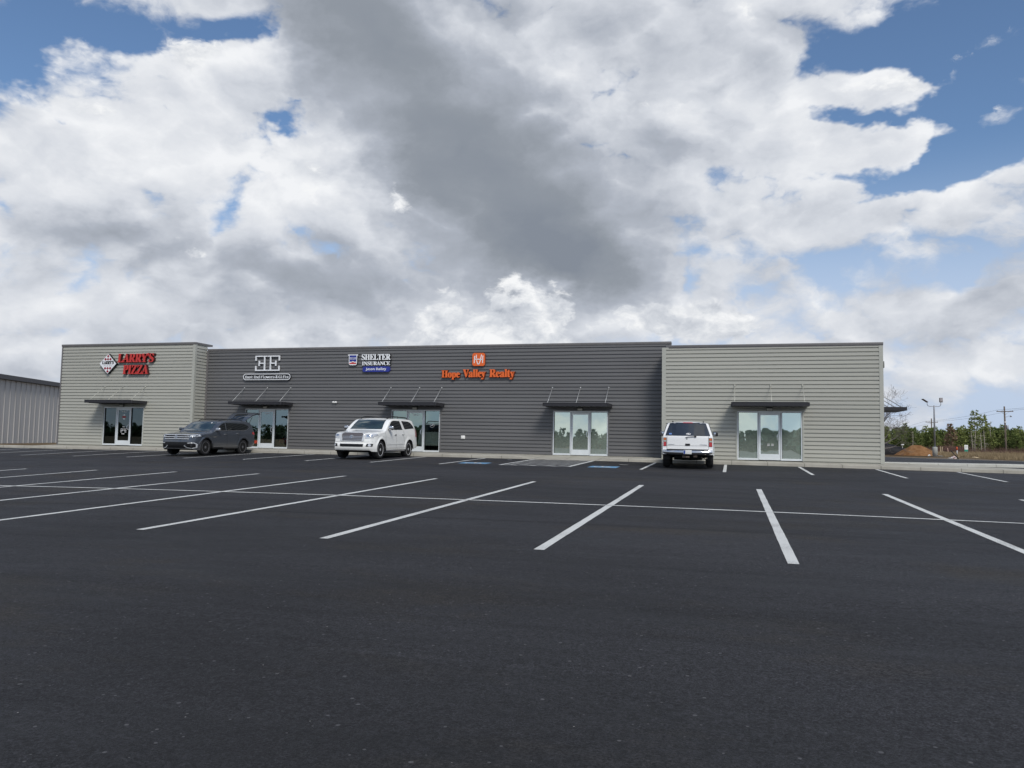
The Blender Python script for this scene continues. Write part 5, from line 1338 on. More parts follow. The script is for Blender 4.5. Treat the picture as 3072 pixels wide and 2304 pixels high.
    MB().box(-.155, S['L'] + .105, .545, .155, S['L'] + .118, .70, 0, .004).build('number_plate', M_PLATE, bo_)
    MB().box(.085, S['L'] + .1185, .552, .148, S['L'] + .121, .693).build('plate_band', M_PLATEB, bo_)
    MB().box(-.36, S['L'] - .02, .42, -.22, S['L'] + .02, .50, 0, .01).box(-.07, S['L'] - .25, .40, .07, S['L'] + .06, .47, 0, .008).box(.08, S['L'] - .02, .40, .20, S['L'] + .01, .49, 0, .01).build('tow_hitch', mat('rusty_steel', (.10, .08, .07), .7, .5, var=.4, vscale=12), root)
    MB().tube([(-.72, 4.3, .40), (-.72, 4.8, .40), (-.66, 5.0, .38)], .035, 10).tube([(-.72, 3.0, .42), (-.5, 4.3, .41)], .05, 8).build('exhaust', mat('exhaust_steel', (.35, .30, .24), .4, .8, var=.3), root)
    MB().lathe([(.06, -.55), (.075, -.15), (.075, .15), (.06, .55)], 12, 'x', (0, 3.93, .36)).box(-.45, 2.0, .36, .45, 3.7, .5).box(-.55, .6, .34, .55, 1.6, .5).box(-.5, 4.15, .36, .5, 4.85, .56, 0, .05).box(-.93, 1.4, .36, .93, 3.4, .5).build('axle_and_dark_fill', M_UNDER, root)  # axle and spare, plus black boxes added for the dark under the car
    for sg in (-1, 1): MB().box(sg * .68, 4.42, .30, sg * .96, 4.44, .60, 0, .01).build('mud_flap', M_BLK, root)
    handles(root, sk, ((2.38, 1.06), (3.38, 1.08)), M_BLK)
    mg_ = mat('mirror_grey', (.05, .053, .058), .4); mirror(root, .92, 1.62, 1.36, 1, mg_, .24, .12, .20); mirror(root, -.92, 1.62, 1.36, -1, M_BLK, .22, .12, .19)
    rails(root, lambda s: sk.cast('t', .60, s)[0].z, .60, 2.4, 4.42, .035, M_BLK, .022)
    st = dict(n=6, split=0, w0=.04, w1=.05, m=M_RIM)
    for s in S['axles']:
        for sg in (-1, 1): make_wheel(root, sg * .84, s, .39, .27, st, sg)
    bm.free(); return root
white_big_car(); grey_open_car(); white_rear_car()
# ------------------------------------------------------------------ left: grey steel shed
M_SHED = mat('shed_cladding', (.40, .39, .375), .5, spec=.45, var=.07, vscale=.6, stretch=(1, 1, .2))
M_SHTRIM = mat('shed_trim', (.045, .045, .052), .45)
a, b = Vector((-56.6, 41.6)), Vector((-68.4, 71.0)); dv = (b - a).normalized(); nn = Vector((dv.y, -dv.x))      # nn looks to the lot
shed = empty('steel_shed', (-62.5, 56.3, -.35), 'grey steel shed with upright ribs and dark eave left of the shops', 'shed')
def SH_(mb): mb.v = [(v[0] + 62.5, v[1] - 56.3, v[2] + .35) for v in mb.v]; return mb
Ln = (b - a).length; HS_ = 5.35
w = MB(); prof = []; k = 0.
while k < Ln:
    prof += [(k, 0.), (k + .72, 0.), (k + .735, .06), (k + .80, .06), (k + .825, 0.)]; k += .914
vs = []
for t_, q in prof:
    p = a + dv * t_ + nn * q; vs += [(p.x, p.y, -.5), (p.x, p.y, HS_)]
w.add(vs, [(2 * i, 2 * i + 2, 2 * i + 3, 2 * i + 1) for i in range(len(prof) - 1)]); SH_(w).build('wall', M_SHED, shed)
w = MB(); back = -nn * 22
for p0, p1 in ((a, a + back), (a + back, b + back), (b + back, b)):
    w.add([(p0.x, p0.y, -.5), (p1.x, p1.y, -.5), (p1.x, p1.y, HS_ + .0), (p0.x, p0.y, HS_ + .0)], [(0, 1, 2, 3)])
SH_(w).build('wall', M_SHED, shed)
w = MB(); m0 = a + back / 2; m1 = b + back / 2; o1 = nn * .35
for p, q, r_, s in ((a + o1, b + o1, m1, m0), (m0, m1, b + back - o1, a + back - o1)):
    za, zb2 = (HS_ + .25, HS_ + 1.6) if p == a + o1 else (HS_ + 1.6, HS_ + .25)
    w.add([(p.x, p.y, za), (q.x, q.y, za), (r_.x, r_.y, zb2), (s.x, s.y, zb2)], [(0, 1, 2, 3)])
SH_(w).build('roof', mat('shed_roof', (.35, .35, .36), .45, .3), shed)
w = MB(); oa, ob = a + nn * .36 - dv * .3, b + nn * .36 + dv * .3; ia, ib = a + nn * .06 - dv * .3, b + nn * .06 + dv * .3
w.add([(oa.x, oa.y, HS_ + .27), (ob.x, ob.y, HS_ + .27), (ob.x, ob.y, HS_ - .12), (oa.x, oa.y, HS_ - .12), (ia.x, ia.y, HS_ - .16), (ib.x, ib.y, HS_ - .16)], [(0, 1, 2, 3), (3, 2, 5, 4)]); SH_(w).build('eave', M_SHTRIM, shed)

# ------------------------------------------------------------------ trees
M_BARK = mat('pine_bark', (.10, .075, .055), .95, var=.4, vscale=9, stretch=(1, 1, .3))
M_PALE = mat('dead_wood', (.30, .27, .22), .9, var=.25, vscale=6)
def leaf_mat(name, c1, c2):
    m, nt, p = new_mat(name); N = nt.nodes; L_ = nt.links
    tc = N.new('ShaderNodeTexCoord'); n = N.new('ShaderNodeTexNoise'); n.inputs['Scale'].default_value = 1.4; n.inputs['Detail'].default_value = 4; L_.new(tc.outputs['Object'], n.inputs[0])
    oi = N.new('ShaderNodeObjectInfo'); a_ = N.new('ShaderNodeMath'); a_.operation = 'MULTIPLY_ADD'; a_.inputs[1].default_value = .45; L_.new(oi.outputs['Random'], a_.inputs[0]); L_.new(n.outputs[0], a_.inputs[2])
    r = N.new('ShaderNodeValToRGB'); r.color_ramp.elements[0].position = .45; r.color_ramp.elements[0].color = (*c1, 1); r.color_ramp.elements[1].position = 1.0; r.color_ramp.elements[1].color = (*c2, 1); L_.new(a_.outputs[0], r.inputs[0])
    L_.new(r.outputs[0], p.inputs['Base Color']); p.inputs['Roughness'].default_value = .75; p.inputs['Specular IOR Level'].default_value = .15
    return m
M_PINE = leaf_mat('pine_needles', (.095, .135, .040), (.25, .285, .095))
M_BROWN = leaf_mat('dead_needles', (.19, .13, .085), (.27, .19, .13))
def pine_parts(seed, h, rad, whorls, per, bare=.12, needle=9, fill=1.):
    r = random.Random(seed); tr = MB(); cr = MB()
    lean = (r.uniform(-.02, .02), r.uniform(-.02, .02))
    tk = [(lean[0] * h * t, lean[1] * h * t, h * t * .97 - .1) for t in (0, .25, .5, .75, 1)]
    tr.tube(tk, [.075 * h / 5, .06 * h / 5, .045 * h / 5, .026 * h / 5, .01], 6)
    for i in range(whorls):
        t = bare + (1 - bare) * (i + r.uniform(-.3, .3)) / whorls
        t = max(bare * .7, min(.985, t))
        prof = (1 - (t - bare) / (1 - bare)) ** .62 * (.45 + .55 * min(1, (t - bare * .5) / .25))
        base = Vector((lean[0] * h * t, lean[1] * h * t, h * t))
        n = per if t < .85 else max(2, per - 2)
        a0 = r.uniform(0, 6.28)
        for k in range(n):
            if r.random() > fill: continue
            an = a0 + 6.283 * k / n + r.uniform(-.35, .35); ln = rad * prof * r.uniform(.62, 1.18) + .12
            up = .25 + .5 * t + r.uniform(-.15, .2)
            d = Vector((math.cos(an), math.sin(an), up)).normalized(); tip = base + d * ln
            tr.tube([base, base + d * ln * .55 - Vector((0, 0, .04)), tip], [.018, .012, .005], 4, 0, False)
            m = max(2, int(ln / .28))
            for q in range(m):
                f = .35 + .65 * (q + 1) / m; c = base + d * ln * f + Vector((r.gauss(0, .07), r.gauss(0, .07), r.gauss(0, .06)))
                for z in range(needle):
                    dd = (d * .6 + Vector((r.gauss(0, .75), r.gauss(0, .75), r.gauss(.25, .6)))).normalized(); L_ = r.uniform(.22, .42); w_ = r.uniform(.035, .075)
                    sd_ = dd.cross(Vector((r.gauss(0, 1), r.gauss(0, 1), r.gauss(0, 1)))).normalized() * w_
                    cr.add([c - sd_ * .5, c + sd_ * .5, c + dd * L_ * .6 + sd_, c + dd * L_, c + dd * L_ * .6 - sd_], [(0, 1, 2, 3, 4)], 0, False)
    return tr, cr
def mk_pine(name, seed, h, rad, whorls, per, label, cat, group, needles=None, **kw):
    root = empty(name, (0, 0, 0), label, cat, group)
    tr, cr = pine_parts(seed, h, rad, whorls, per, **kw)
    tr.build('trunk', M_BARK, root, False); cr.build('crown', needles or M_PINE, root, False)
    return root
PG = 'young pines beyond the dry grass'
LAB = ('broad bushy young green pine in the dense row beyond the dry grass', 'narrow pointed young green pine in the dense row beyond the dry grass', 'open ragged young green pine in the dense row beyond the dry grass')
protos = [mk_pine('pine_tree', 11, 5.4, 1.75, 13, 6, LAB[0], 'tree', PG), mk_pine('pine_tree', 12, 6.0, 1.25, 15, 5, LAB[1], 'tree', PG), mk_pine('pine_tree', 13, 5.2, 1.5, 11, 5, LAB[2], 'tree', PG, fill=.8), mk_pine('pine_tree', 14, 5.0, 1.9, 12, 6, LAB[0], 'tree', PG)]
spots = []
rt = random.Random(5)
def pos(px, D):
    s = (px - 1536) / 2346.4; return D * (-.2701 + .9628 * s), D * (.9602 + .2696 * s)
for row, (D0, D1, n, x0, x1) in enumerate(((168, 150, 30, 2690, 3190), (178, 158, 30, 2640, 3190), (192, 168, 26, 2630, 3190), (215, 185, 24, 2610, 3180), (250, 215, 20, 2600, 3160), (164, 147, 40, 2660, 3190))):
    for i in range(n):
        px = x0 + (x1 - x0) * (i + rt.uniform(-.42, .42)) / (n - 1); t = (px - 2640) / 440
        D = D0 + (D1 - D0) * max(0, min(1, t)) + rt.uniform(-5, 5)
        spots.append((*pos(px, D), rt.uniform(.66, 1.04) * (1 + .05 * row) * (.74 if row == 5 else 1.)))
for i, (x, y, s) in enumerate(spots):
    k = rt.choice((0, 0, 1, 2, 3)) if i > 3 else i
    o = protos[k] if i < 4 else copy_tree(protos[k])
    o.location = (x, y, FAR - .1); o.scale = (s * rt.uniform(.9, 1.15), s * rt.uniform(.9, 1.15), s); o.rotation_euler = (0, 0, rt.uniform(0, 6.28))
# the odd ones in the row
o = mk_pine('pine_tree', 31, 5.6, 1.25, 13, 5, 'brown dead pine still holding its needles among the green pines', 'tree', None, M_BROWN, fill=.85); o.location = (*pos(2849, 148), FAR - .1)
for px, D, h, sd_, lab in ((2921, 152, 8.4, 41, 'tallest pine, thin-crowned, standing above the green row'), (2944, 154, 7.7, 42, 'second tall thin-crowned pine right of the tallest one')):
    o = mk_pine('pine_tree', sd_, h, 1.5, 9, 5, lab, 'tree', None, bare=.5, fill=.85); o.location = (*pos(px, D), FAR - .1)
def dead_tree(seed, h, twigs, label, name='dead_tree', m=M_PALE, loc=(0, 0, 0), group=None):
    r = random.Random(seed); root = empty(name, loc, label, 'tree', group); tr = MB(); br = MB()
    bend = r.uniform(-.25, .25)
    tr.tube([(bend * t * t, 0, h * t - .1) for t in (0, .3, .6, 1.)], [.075, .06, .045, .02], 7); tr.build('trunk', m, root, False)
    for i in range(twigs):
        t = r.uniform(.2, .97); an = r.uniform(0, 6.28); L_ = r.uniform(.3, 1.1) * (1.15 - t * .7); b0 = Vector((bend * t * t, 0, h * t)); d = Vector((math.cos(an), math.sin(an), r.uniform(-.25, .2)))
        p1 = b0 + d * L_ * .6; p2 = b0 + d * L_ + Vector((0, 0, r.uniform(-.2, .1))); br.tube([b0, p1, p2], [.02, .012, .005], 4, 0, False)
        for q in range(2): br.tube([p1, p1 + (d + Vector((r.gauss(0, .6), r.gauss(0, .6), r.gauss(0, .4)))) * L_ * .35], [.009, .004], 4, 0, False)
    br.build('branches', m, root, False); return root
DG = 'pale bare dead pines at the edge of the wood'
for px, D, h, s, lab in ((2913, 124, 3.9, 1, 'leftmost of the two close pale dead trunks below the tallest pine'), (2919, 125, 4.0, 2, 'right one of the two close pale dead trunks below the tallest pine'), (2940, 124, 3.6, 3, 'twiggy pale dead tree right of the two close trunks'), (2950, 126, 4.1, 4, 'tall pale dead trunk furthest right before the utility pole'), (2735, 138, 3.9, 5, 'single pale dead trunk behind the dirt mound'), (2966, 150, 6.4, 6, 'slim dead trunk poking above the pines left of the utility pole')):
    dead_tree(s, h, 26, lab, loc=(*pos(px, D), FAR - .1), group=DG)
# big bare tree behind the side canopy
def bare_tree():
    r = random.Random(19); x, y = pos(2640, 76)
    root = empty('bare_tree', (x, y, FAR - .1), 'large leafless tree half hidden by the right corner of the shops', 'tree'); tr = MB(); br = MB()
    m = mat('bare_bark', (.15, .13, .12), .95, var=.3, vscale=8)
    def grow(p, d, L_, rad, dep):
        pts = [p]; rs = [rad]; q = p.copy(); dd = d.copy()
        for i in range(4):
            dd = (dd + Vector((r.gauss(0, .16), r.gauss(0, .16), r.gauss(.03, .10)))).normalized(); q = q + dd * L_ / 4; pts.append(q.copy()); rs.append(max(.007, rad * (1 - .13 * (i + 1))))
        (tr if dep == 0 else br).tube(pts, rs, 6 if dep < 2 else 4, 0, False)
        if dep >= 6: return
        for k in range(3 if dep < 4 else 2):
            i = r.choice((2, 3, 4)) if k else 4
            nd = (dd + Vector((r.gauss(0, .55), r.gauss(0, .55), r.gauss(.05, .40)))).normalized()
            grow(pts[i], nd, L_ * r.uniform(.55, .8), rs[i] * .62, dep + 1)
    grow(Vector((0, 0, 0)), Vector((.02, 0, 1)), 2.3, .17, 0)
    for k in range(9):
        an = 6.28 * k / 9 + .3; z = 1.5 + .33 * k; grow(Vector((0, 0, z)), Vector((math.cos(an), math.sin(an), .35 + .04 * k)).normalized(), 1.75, .065, 1)
    tr.build('trunk', m, root, False); br.build('branches', m, root, False)
bare_tree()
bpy.data.objects['bare_tree'].scale = (.88, .88, .84)
# far wood behind the camera, mirrored in the shop windows: one mass
wm = MB(); r = random.Random(77)
v0 = []; f0 = []
for i in range(300):
    x = -300 + 420 * i / 300 + r.uniform(-1, 1); y = -118 + r.uniform(-16, 10) + .0; h = r.uniform(3.6, 5.4); rad = h * r.uniform(.26, .36)
    for k in range(80):
        t = r.random(); z = -.2 + h * t; rr_ = (rad * (1 - t) ** .6 + .3) * math.sqrt(r.random()); an = r.uniform(0, 6.28); s = r.uniform(.35, .7)
        c = Vector((x + rr_ * math.cos(an), y + rr_ * math.sin(an), z - 1.2)); u1 = Vector((r.gauss(0, 1), r.gauss(0, 1), r.gauss(0, 1))).normalized() * s; u2 = u1.orthogonal().normalized() * s * .8
        wm.add([c - u1, c + u2, c + u1, c - u2], [(0, 1, 2, 3)])
    for k in range(60):
        s = r.uniform(.4, .8); c = Vector((x + r.uniform(-1.2, 1.2), y + r.uniform(-2, 5), r.uniform(-1.4, 2.9 + .9 * math.sin(x * .05) + .5 * math.sin(x * .19)))); u1 = Vector((r.gauss(0, 1), r.gauss(0, 1), r.gauss(0, 1))).normalized() * s; u2 = u1.orthogonal().normalized() * s * .8
        wm.add([c - u1, c + u2, c + u1, c - u2], [(0, 1, 2, 3)])
tag(wm.build('far_wood', leaf_mat('wood_leaves', (.14, .19, .12), (.25, .30, .18)), None, False), 'low dark green wood across the road behind the viewer', None, None, 'stuff')

# ------------------------------------------------------------------ poles and lamp on the right
M_POLE = mat('pole_wood', (.12, .095, .075), .9, var=.35, vscale=5, stretch=(1, 1, .15))
M_GALV = mat('galvanised', (.30, .31, .33), .5, .5, var=.15, vscale=4)
def utility_pole(px, D, h, arm, label, extra=False, tilt=0.):
    x, y = pos(px, D); t = empty('utility_pole', (x, y, FAR - .1), label, 'pole', 'wooden utility poles'); t.rotation_euler = (0, tilt, .25)
    MB().lathe([(.17, 0), (.16, 1.), (.12, h - .02), (.10, h), (0, h)], 12).build('post', M_POLE, t)
    MB().box(-arm / 2, -.19, h - 1.0, arm / 2, -.08, h - .86, 0, .01).build('crossarm', M_POLE, t)
    br = MB()
    for s in (-1, 1): br.tube([(s * .75, -.14, h - .99), (0, -.13, h - 1.55)], .022, 5)
    br.build('brace', M_GALV, t)
    for q in (-.46, -.16, .46): MB().lathe([(.02, 0), (.05, .04), (.03, .1), (.05, .13), (.02, .19), (0, .2)], 8, 'z', (q * arm, -.135, h - .86)).build('insulator', mat('insulator_grey', (.3, .3, .32), .3), t)
    if extra:
        MB().tube([(.1, -.05, h - 2.0), (.7, -.1, h - 1.75), (.95, -.1, h - 1.72)], .025, 6).lathe([(.0, .06), (.10, .05), (.19, -.12), (.15, -.2), (.0, -.24)], 10, 'z', (1.05, -.1, h - 1.72)).build('yard_light', M_GALV, t)
        MB().lathe([(.19, -.05), (.2, .0), (.2, .62), (.15, .68), (0, .7)], 12, 'z', (.36, -.05, h - 4.1)).build('transformer', M_GALV, t)
        MB().box(-.17, -.19, h - 2.95, .17, -.12, h - 2.75).build('band', mat('white_band', (.6, .6, .6), .6), t)
    return t
utility_pole(3013, 143, 8.75, 3.0, 'nearest and tallest wooden utility pole, with a lamp, at the right edge', True, -.015)
utility_pole(2792, 195, 8.2, 3.0, 'middle-distance utility pole just left of the lamp post')
utility_pole(2681, 290, 8.3, 3.0, 'farthest small utility pole in the wood beside the shop corner')
pA, pB, pC = [Vector((*pos(px, D), h + FAR - .9)) for px, D, h in ((3013, 143, 8.75), (2792, 195, 8.2), (2681, 290, 8.3))]
pO = pA + (pA - pB) * .9 + Vector((8, -6, .6))
for i, (s0, s1, lab) in enumerate(((pO, pA, 'thin power line from the nearest pole out of the right side'), (pA, pB, 'thin power line between the nearest and the middle pole'), (pB, pC, 'thin power line between the middle and the farthest pole'))):
    mb = MB()
    for q in (-1.35, 1.35):
        of = Vector((q, -.1, 0)); pts = []
        for k in range(13): f = k / 12; p = s0.lerp(s1, f) + of; p.z += .12 - 1.0 * 4 * f * (1 - f) * .35; pts.append(p)
        mb.tube(pts, .016, 4, 0, False)
    tag(mb.build('power_line', M_SEAM, None, False), lab, 'cable', 'power lines between the poles')
x, y = pos(2800.6, 89); t = empty('lamp_post', (x, y, FAR - .05), 'grey lamp post with two floodlights on a concrete base', 'lamp post'); t.rotation_euler = (0, 0, .28)
MB().lathe([(.27, 0), (.27, 1.02), (.24, 1.08), (0, 1.09)], 8).build('base', concrete_mat('post_concrete', (.32, .32, .29), (.42, .42, .39)), t)
MB().box(-.16, -.16, 1.085, .16, .16, 1.11).lathe([(.10, 1.1), (.075, 5.75), (.05, 5.8), (0, 5.8)], 10).build('pole', M_GALV, t)
MB().tube([(-.78, 0, 6.15), (-.78, 0, 5.9), (-.70, 0, 5.74), (-.5, 0, 5.68), (.5, 0, 5.68), (.70, 0, 5.74), (.78, 0, 5.9), (.78, 0, 6.2)], .036, 8).build('arm', M_GALV, t)
for nm, q in (('floodlight', -1), ('floodlight', 1)):
    mb = MB()
    if q < 0:
        bm = MB().box(-.33, -.22, -.035, .33, .22, .035, 0, .02); c_, s_ = math.cos(R(32)), math.sin(R(32))
        mb.add([(-1.04 + v[0] * c_ + v[2] * s_, v[1], 6.32 - v[0] * s_ + v[2] * c_) for v in bm.v], bm.f, 0, True)
    else: mb.box(.60, -.12, 6.15, .96, .02, 6.66, 0, .03); mb.box(.64, -.128, 6.25, .92, -.121, 6.61, 1)
    mb.build(nm, [mat('flood_housing', (.10, .085, .08), .5), mat('flood_lens', (.32, .30, .31), .25)], t)

# ------------------------------------------------------------------ dirt, plastic-covered bank, dry grass, small site things
x, y = pos(2745, 95); mb = MB(); n = 40; vs = []
r = random.Random(3)
from mathutils import noise as mnoise
for i in range(n + 1):
    for j in range(n + 1):
        u, v = -1 + 2 * i / n, -1 + 2 * j / n; d = math.hypot(u, v * 1.0 + .05)
        z = max(0, 1.0 - (d / .93) ** 1.25) * 1.42
        z = min(z, 1.27 - abs(u - .02) * .25); z += (mnoise.noise(Vector((u * 3, v * 3, 1.))) * .10 + mnoise.noise(Vector((u * 9, v * 9, 4.))) * .045) * min(1, max(0, 1.05 - d) * 3)
        vs.append((u * 2.7, v * 2.6, max(z, -.05)))
mb.add(vs, [(i * (n + 1) + j, (i + 1) * (n + 1) + j, (i + 1) * (n + 1) + j + 1, i * (n + 1) + j + 1) for i in range(n) for j in range(n)], 0, True)
o = mb.build('dirt_mound', mat('orange_dirt', (.16, .080, .036), .98, spec=.05, vscale=2.2, col2=(.25, .14, .068), bump=.8, bscale=9), None, False); o.location = (x, y, FAR - .04); o.rotation_euler = (0, 0, .25)
tag(o, 'heap of orange brown dirt left of the lamp post', 'dirt heap')
mb = MB(); vs = []; nu, nv2 = 60, 14
for i in range(nu + 1):
    u = i / nu; hgt = 1.5 * (1 - .62 * ease((u - .45) / .5)) * (1 - ease((u - .93) / .07) * .8); 
    for j in range(nv2 + 1):
        w_ = math.pi * j / nv2; rad = 1 + .05 * mnoise.noise(Vector((u * 14, j * .9, 2.)))
        vs.append((-5.4 + 8.0 * u, -math.cos(w_) * .95 * rad, math.sin(w_) ** .8 * hgt * rad - .03 + .02 * math.sin(j * 2.6)))
mb.add(vs, [(i * (nv2 + 1) + j, (i + 1) * (nv2 + 1) + j, (i + 1) * (nv2 + 1) + j + 1, i * (nv2 + 1) + j + 1) for i in range(nu) for j in range(nv2)] + [tuple(range(nv2 + 1)), tuple(range(nu * (nv2 + 1), (nu + 1) * (nv2 + 1)))[::-1]], 0, True)
o = mb.build('plastic_covered_bank', mat('black_plastic_sheet', (.006, .006, .008), .62, spec=.25, var=.3, bump=.6, bscale=6, stretch=(.3, 1, 3)), None); x, y = pos(2688, 99); o.location = (x, y, FAR - .02); o.rotation_euler = (0, 0, .27)
tag(o, 'low bank under black plastic sheeting behind the dirt heap', 'sheeting')
# dry grass
M_DRY = mat('dry_grass_blades', (.17, .125, .075), .95, spec=.05, vscale=.5, col2=(.27, .215, .135))
r = random.Random(21); mb = MB()
def tuft(x, y, h, n=7):
    for k in range(n):
        an = r.uniform(0, 6.28); l_ = r.uniform(.1, .5) * h; bx, by = x + r.gauss(0, .15), y + r.gauss(0, .15); w_ = r.uniform(.015, .04); z = FAR - .08
        tx, ty = bx + l_ * math.cos(an), by + l_ * math.sin(an); px_, py_ = w_, w_ * r.uniform(-.5, .5)
        mb.add([(bx - px_, by - py_, z), (bx + px_, by + py_, z), (tx, ty, z + h * r.uniform(.6, 1.1))], [(0, 1, 2)])
for _ in range(6500):
    px = r.uniform(2790, 3190); t_ = (px - 2790) / 400; Dn = 95 - 33 * t_ + 2 * math.sin(px * .05); D = r.uniform(Dn, 140 - 10 * t_); x, y = pos(px, D)
    if y < lane_far(x) + 2.2: continue
    tuft(x, y, r.uniform(.25, .62) * (1 if D < 118 else 1.25))
for _ in range(900):
    px = r.uniform(2640, 2800); D = r.uniform(112, 150); x, y = pos(px, D); tuft(x, y, r.uniform(.3, .9))
tag(mb.build('dry_grass', M_DRY, None, False), 'tall dry brown grass between lane and pines', None, None, 'stuff')
mb = MB()
for _ in range(1500):
    px = r.uniform(2810, 2890) if r.random() < .6 else r.uniform(2760, 3100); D = r.uniform(116, 140); x, y = pos(px, D); h = r.uniform(.6, 1.5)
    for k in range(4): mb.tube([(x, y, FAR - .1), (x + r.gauss(0, .25) * h, y + r.gauss(0, .25) * h, FAR + h * r.uniform(.5, 1))], [.014, .006], 3, 0, False)
tag(mb.build('bare_brush', mat('reddish_brush', (.13, .075, .06), .95, var=.3), None, False), 'reddish leafless brush in front of the pines', None, None, 'stuff')
# marker post, green sign, stakes, leaning pole, litter
M_ORG = mat('marker_orange', (.60, .10, .03), .5); M_W = mat('marker_white', (.68, .68, .66), .5, var=.06)
x, y = pos(2867, 91); t = empty('marker_post', (x, y, FAR - .05), 'white marker post with an orange top at the edge of the dry grass', 'marker post'); t.rotation_euler = (0, -.035, 0)
MB().lathe([(.075, 0), (.075, .74), (.075, .741)], 12).build('post', M_W, t); MB().lathe([(.078, .742), (.078, 1.1), (.06, 1.13), (0, 1.14)], 12).build('cap', M_ORG, t)
x, y = pos(2894, 112); t = empty('notice_sign', (x, y, FAR - .05), 'small white notice board with a green lower band in front of the pines', 'sign'); t.rotation_euler = (0, 0, .35)
M_GRN = mat('sign_green', (.03, .22, .15), .5)
MB().prism(round_rect(-.27, .27, .52, 1.02, .05, 4), -.01, .01, 'xz').build('lower_band', M_GRN, t); MB().prism(round_rect(-.27, .27, .80, 1.46, .06, 4), -.016, -.0105, 'xz').build('board', M_W, t)
mb = MB()
for k in range(3): mb.box(-.19, -.024, 1.25 - k * .13, .19 - .09 * k, -.018, 1.30 - k * .13)
mb.build('text_lines', mat('grey_print', (.35, .38, .38), .6), t)
for q in (-.2, .2): MB().box(q - .02, .012, -.05, q + .02, .05, 1.3).build('leg', M_GALV, t)
M_STK = mat('stake_wood', (.38, .30, .19), .85, var=.2, vscale=6)
for px, D, tl, h, lab in ((2816.5, 110, .03, 1.15, 'wooden survey stake, left one of the pair right of the lamp post'), (2820.5, 110, .10, 1.1, 'leaning wooden survey stake, right one of the pair right of the lamp post'), (2841.5, 114, -.16, .95, 'pinkish leaning stake nearest the brown dead pine')):
    x, y = pos(px, D); o = MB().box(-.045, -.02, -.1, .045, .02, h).build('survey_stake', M_STK if px < 2830 else mat('pink_stake', (.42, .27, .22), .8)); o.location = (x, y, FAR); o.rotation_euler = (0, tl, .2); tag(o, lab, 'stake', 'survey stakes in the grass')
x0_, y0_ = pos(2870.5, 73); x1_, y1_ = pos(2848, 73); o = MB().tube([(0, 0, -.05), (x1_ - x0_, y1_ - y0_, .72)], [.05, .045], 8).build('leaning_pole', mat('dark_pole', (.03, .028, .026), .7), None); o.location = (x0_, y0_, gz(x0_, y0_)); tag(o, 'dark thin pole leaning to the left beside the litter', 'pole')
r = random.Random(9)
def crumple(name, px, D, s, m, label, cat):
    x, y = pos(px, D); mb = MB(); bm = bmesh.new(); bmesh.ops.create_icosphere(bm, subdivisions=2, radius=1)
    for v in bm.verts: v.co = Vector((v.co.x * s[0], v.co.y * s[1], max(-.2, v.co.z) * s[2])) * r.uniform(.55, 1.15)
    mb.bm(bm, 0, False); bm.free(); o = mb.build(name, m, None, False); o.location = (x, y, gz(x, y) + .0); return tag(o, label, cat)
M_PINKL = mat('pink_litter', (.55, .36, .36), .7, vscale=9, col2=(.70, .68, .66))
crumple('litter_heap', 2857, 76, (.34, .25, .26), M_PINKL, 'crumpled pink and white litter heap by the leaning pole', 'litter')
crumple('white_bag', 2846, 75, (.32, .2, .05), M_W, 'flat white scrap left of the pink litter', 'litter')
crumple('white_bag', 2782.5, 92, (.16, .14, .16), M_W, 'small round white scrap at the foot of the dirt heap', 'litter')
crumple('rubble', 2811, 89, (.18, .15, .14), M_GRAVEL, 'small grey stone right of the lamp post base', 'stone'); crumple('rubble', 2819, 88, (.22, .15, .13), M_GRAVEL, 'pale stone second right of the lamp post base', 'stone')
crumple('rubble', 2921, 82, (.45, .2, .10), M_STK, 'flat pale rubble lying in the dry grass near the lane', 'rubble')
x, y = pos(2704, 112); o = MB().box(-.18, -.2, 1.2, .18, .2, 1.36, 0, .03).box(-.03, -.03, -.05, .03, .03, 1.2).build('white_box', M_W); o.location = (x, y, FAR); tag(o, 'small white box on a post seen just above the black sheeting', 'box')

# ------------------------------------------------------------------ things behind the two see-through shop fronts
M_FOL = leaf_mat('shop_foliage', (.09, .14, .07), (.22, .26, .14))
def plant(x, y, h, rad, m_leaf, label, pot=(.12, .08, .06), name='potted_plant', n=120, seed=1, z0=0.):
    r = random.Random(seed); t = empty(name, (x, y, z0), label, 'plant')
    MB().lathe([(.10, 0), (.15, .26), (.16, .28), (.13, .28), (.12, .22), (0, .22)], 14).build('pot', mat('pot', pot, .7), t)
    mb = MB()
    for k in range(n):
        c = Vector((r.gauss(0, rad * .5), r.gauss(0, rad * .35), .30 + (h - .3) * r.random())); u1 = Vector((r.gauss(0, 1), r.gauss(0, 1), r.gauss(0, 1))).normalized() * r.uniform(.04, .09); u2 = u1.orthogonal().normalized() * .04
        mb.add([c - u1, c + u2, c + u1, c - u2], [(0, 1, 2, 3)])
    mb.tube([(0, 0, .2), (.02, 0, h * .8)], .015, 5, 1); mb.build('leaves', [m_leaf, M_BARK], t, False)
XE = SX[1]
plant(XE + 2.35, 39.55, .55, .3, mat('red_flowers', (.40, .02, .03), .6), 'red flowers in a pot low in the flower shop window', seed=2)
plant(XE + 2.55, 39.75, 1.2, .3, M_FOL, 'pale leafy plant in the right flower shop window', seed=3)
plant(XE + .62, 40.1, 2.1, .55, M_FOL, 'tall thin tree in the left flower shop window', seed=4, n=220)
plant(XE + 2.3, 40.4, 2.0, .6, M_FOL, 'tall leafy tree behind the right flower shop window', seed=8, n=240)
t = empty('round_display', (XE + .62, 39.5, 0), 'round green wreath board on a stand in the flower shop window', 'display')
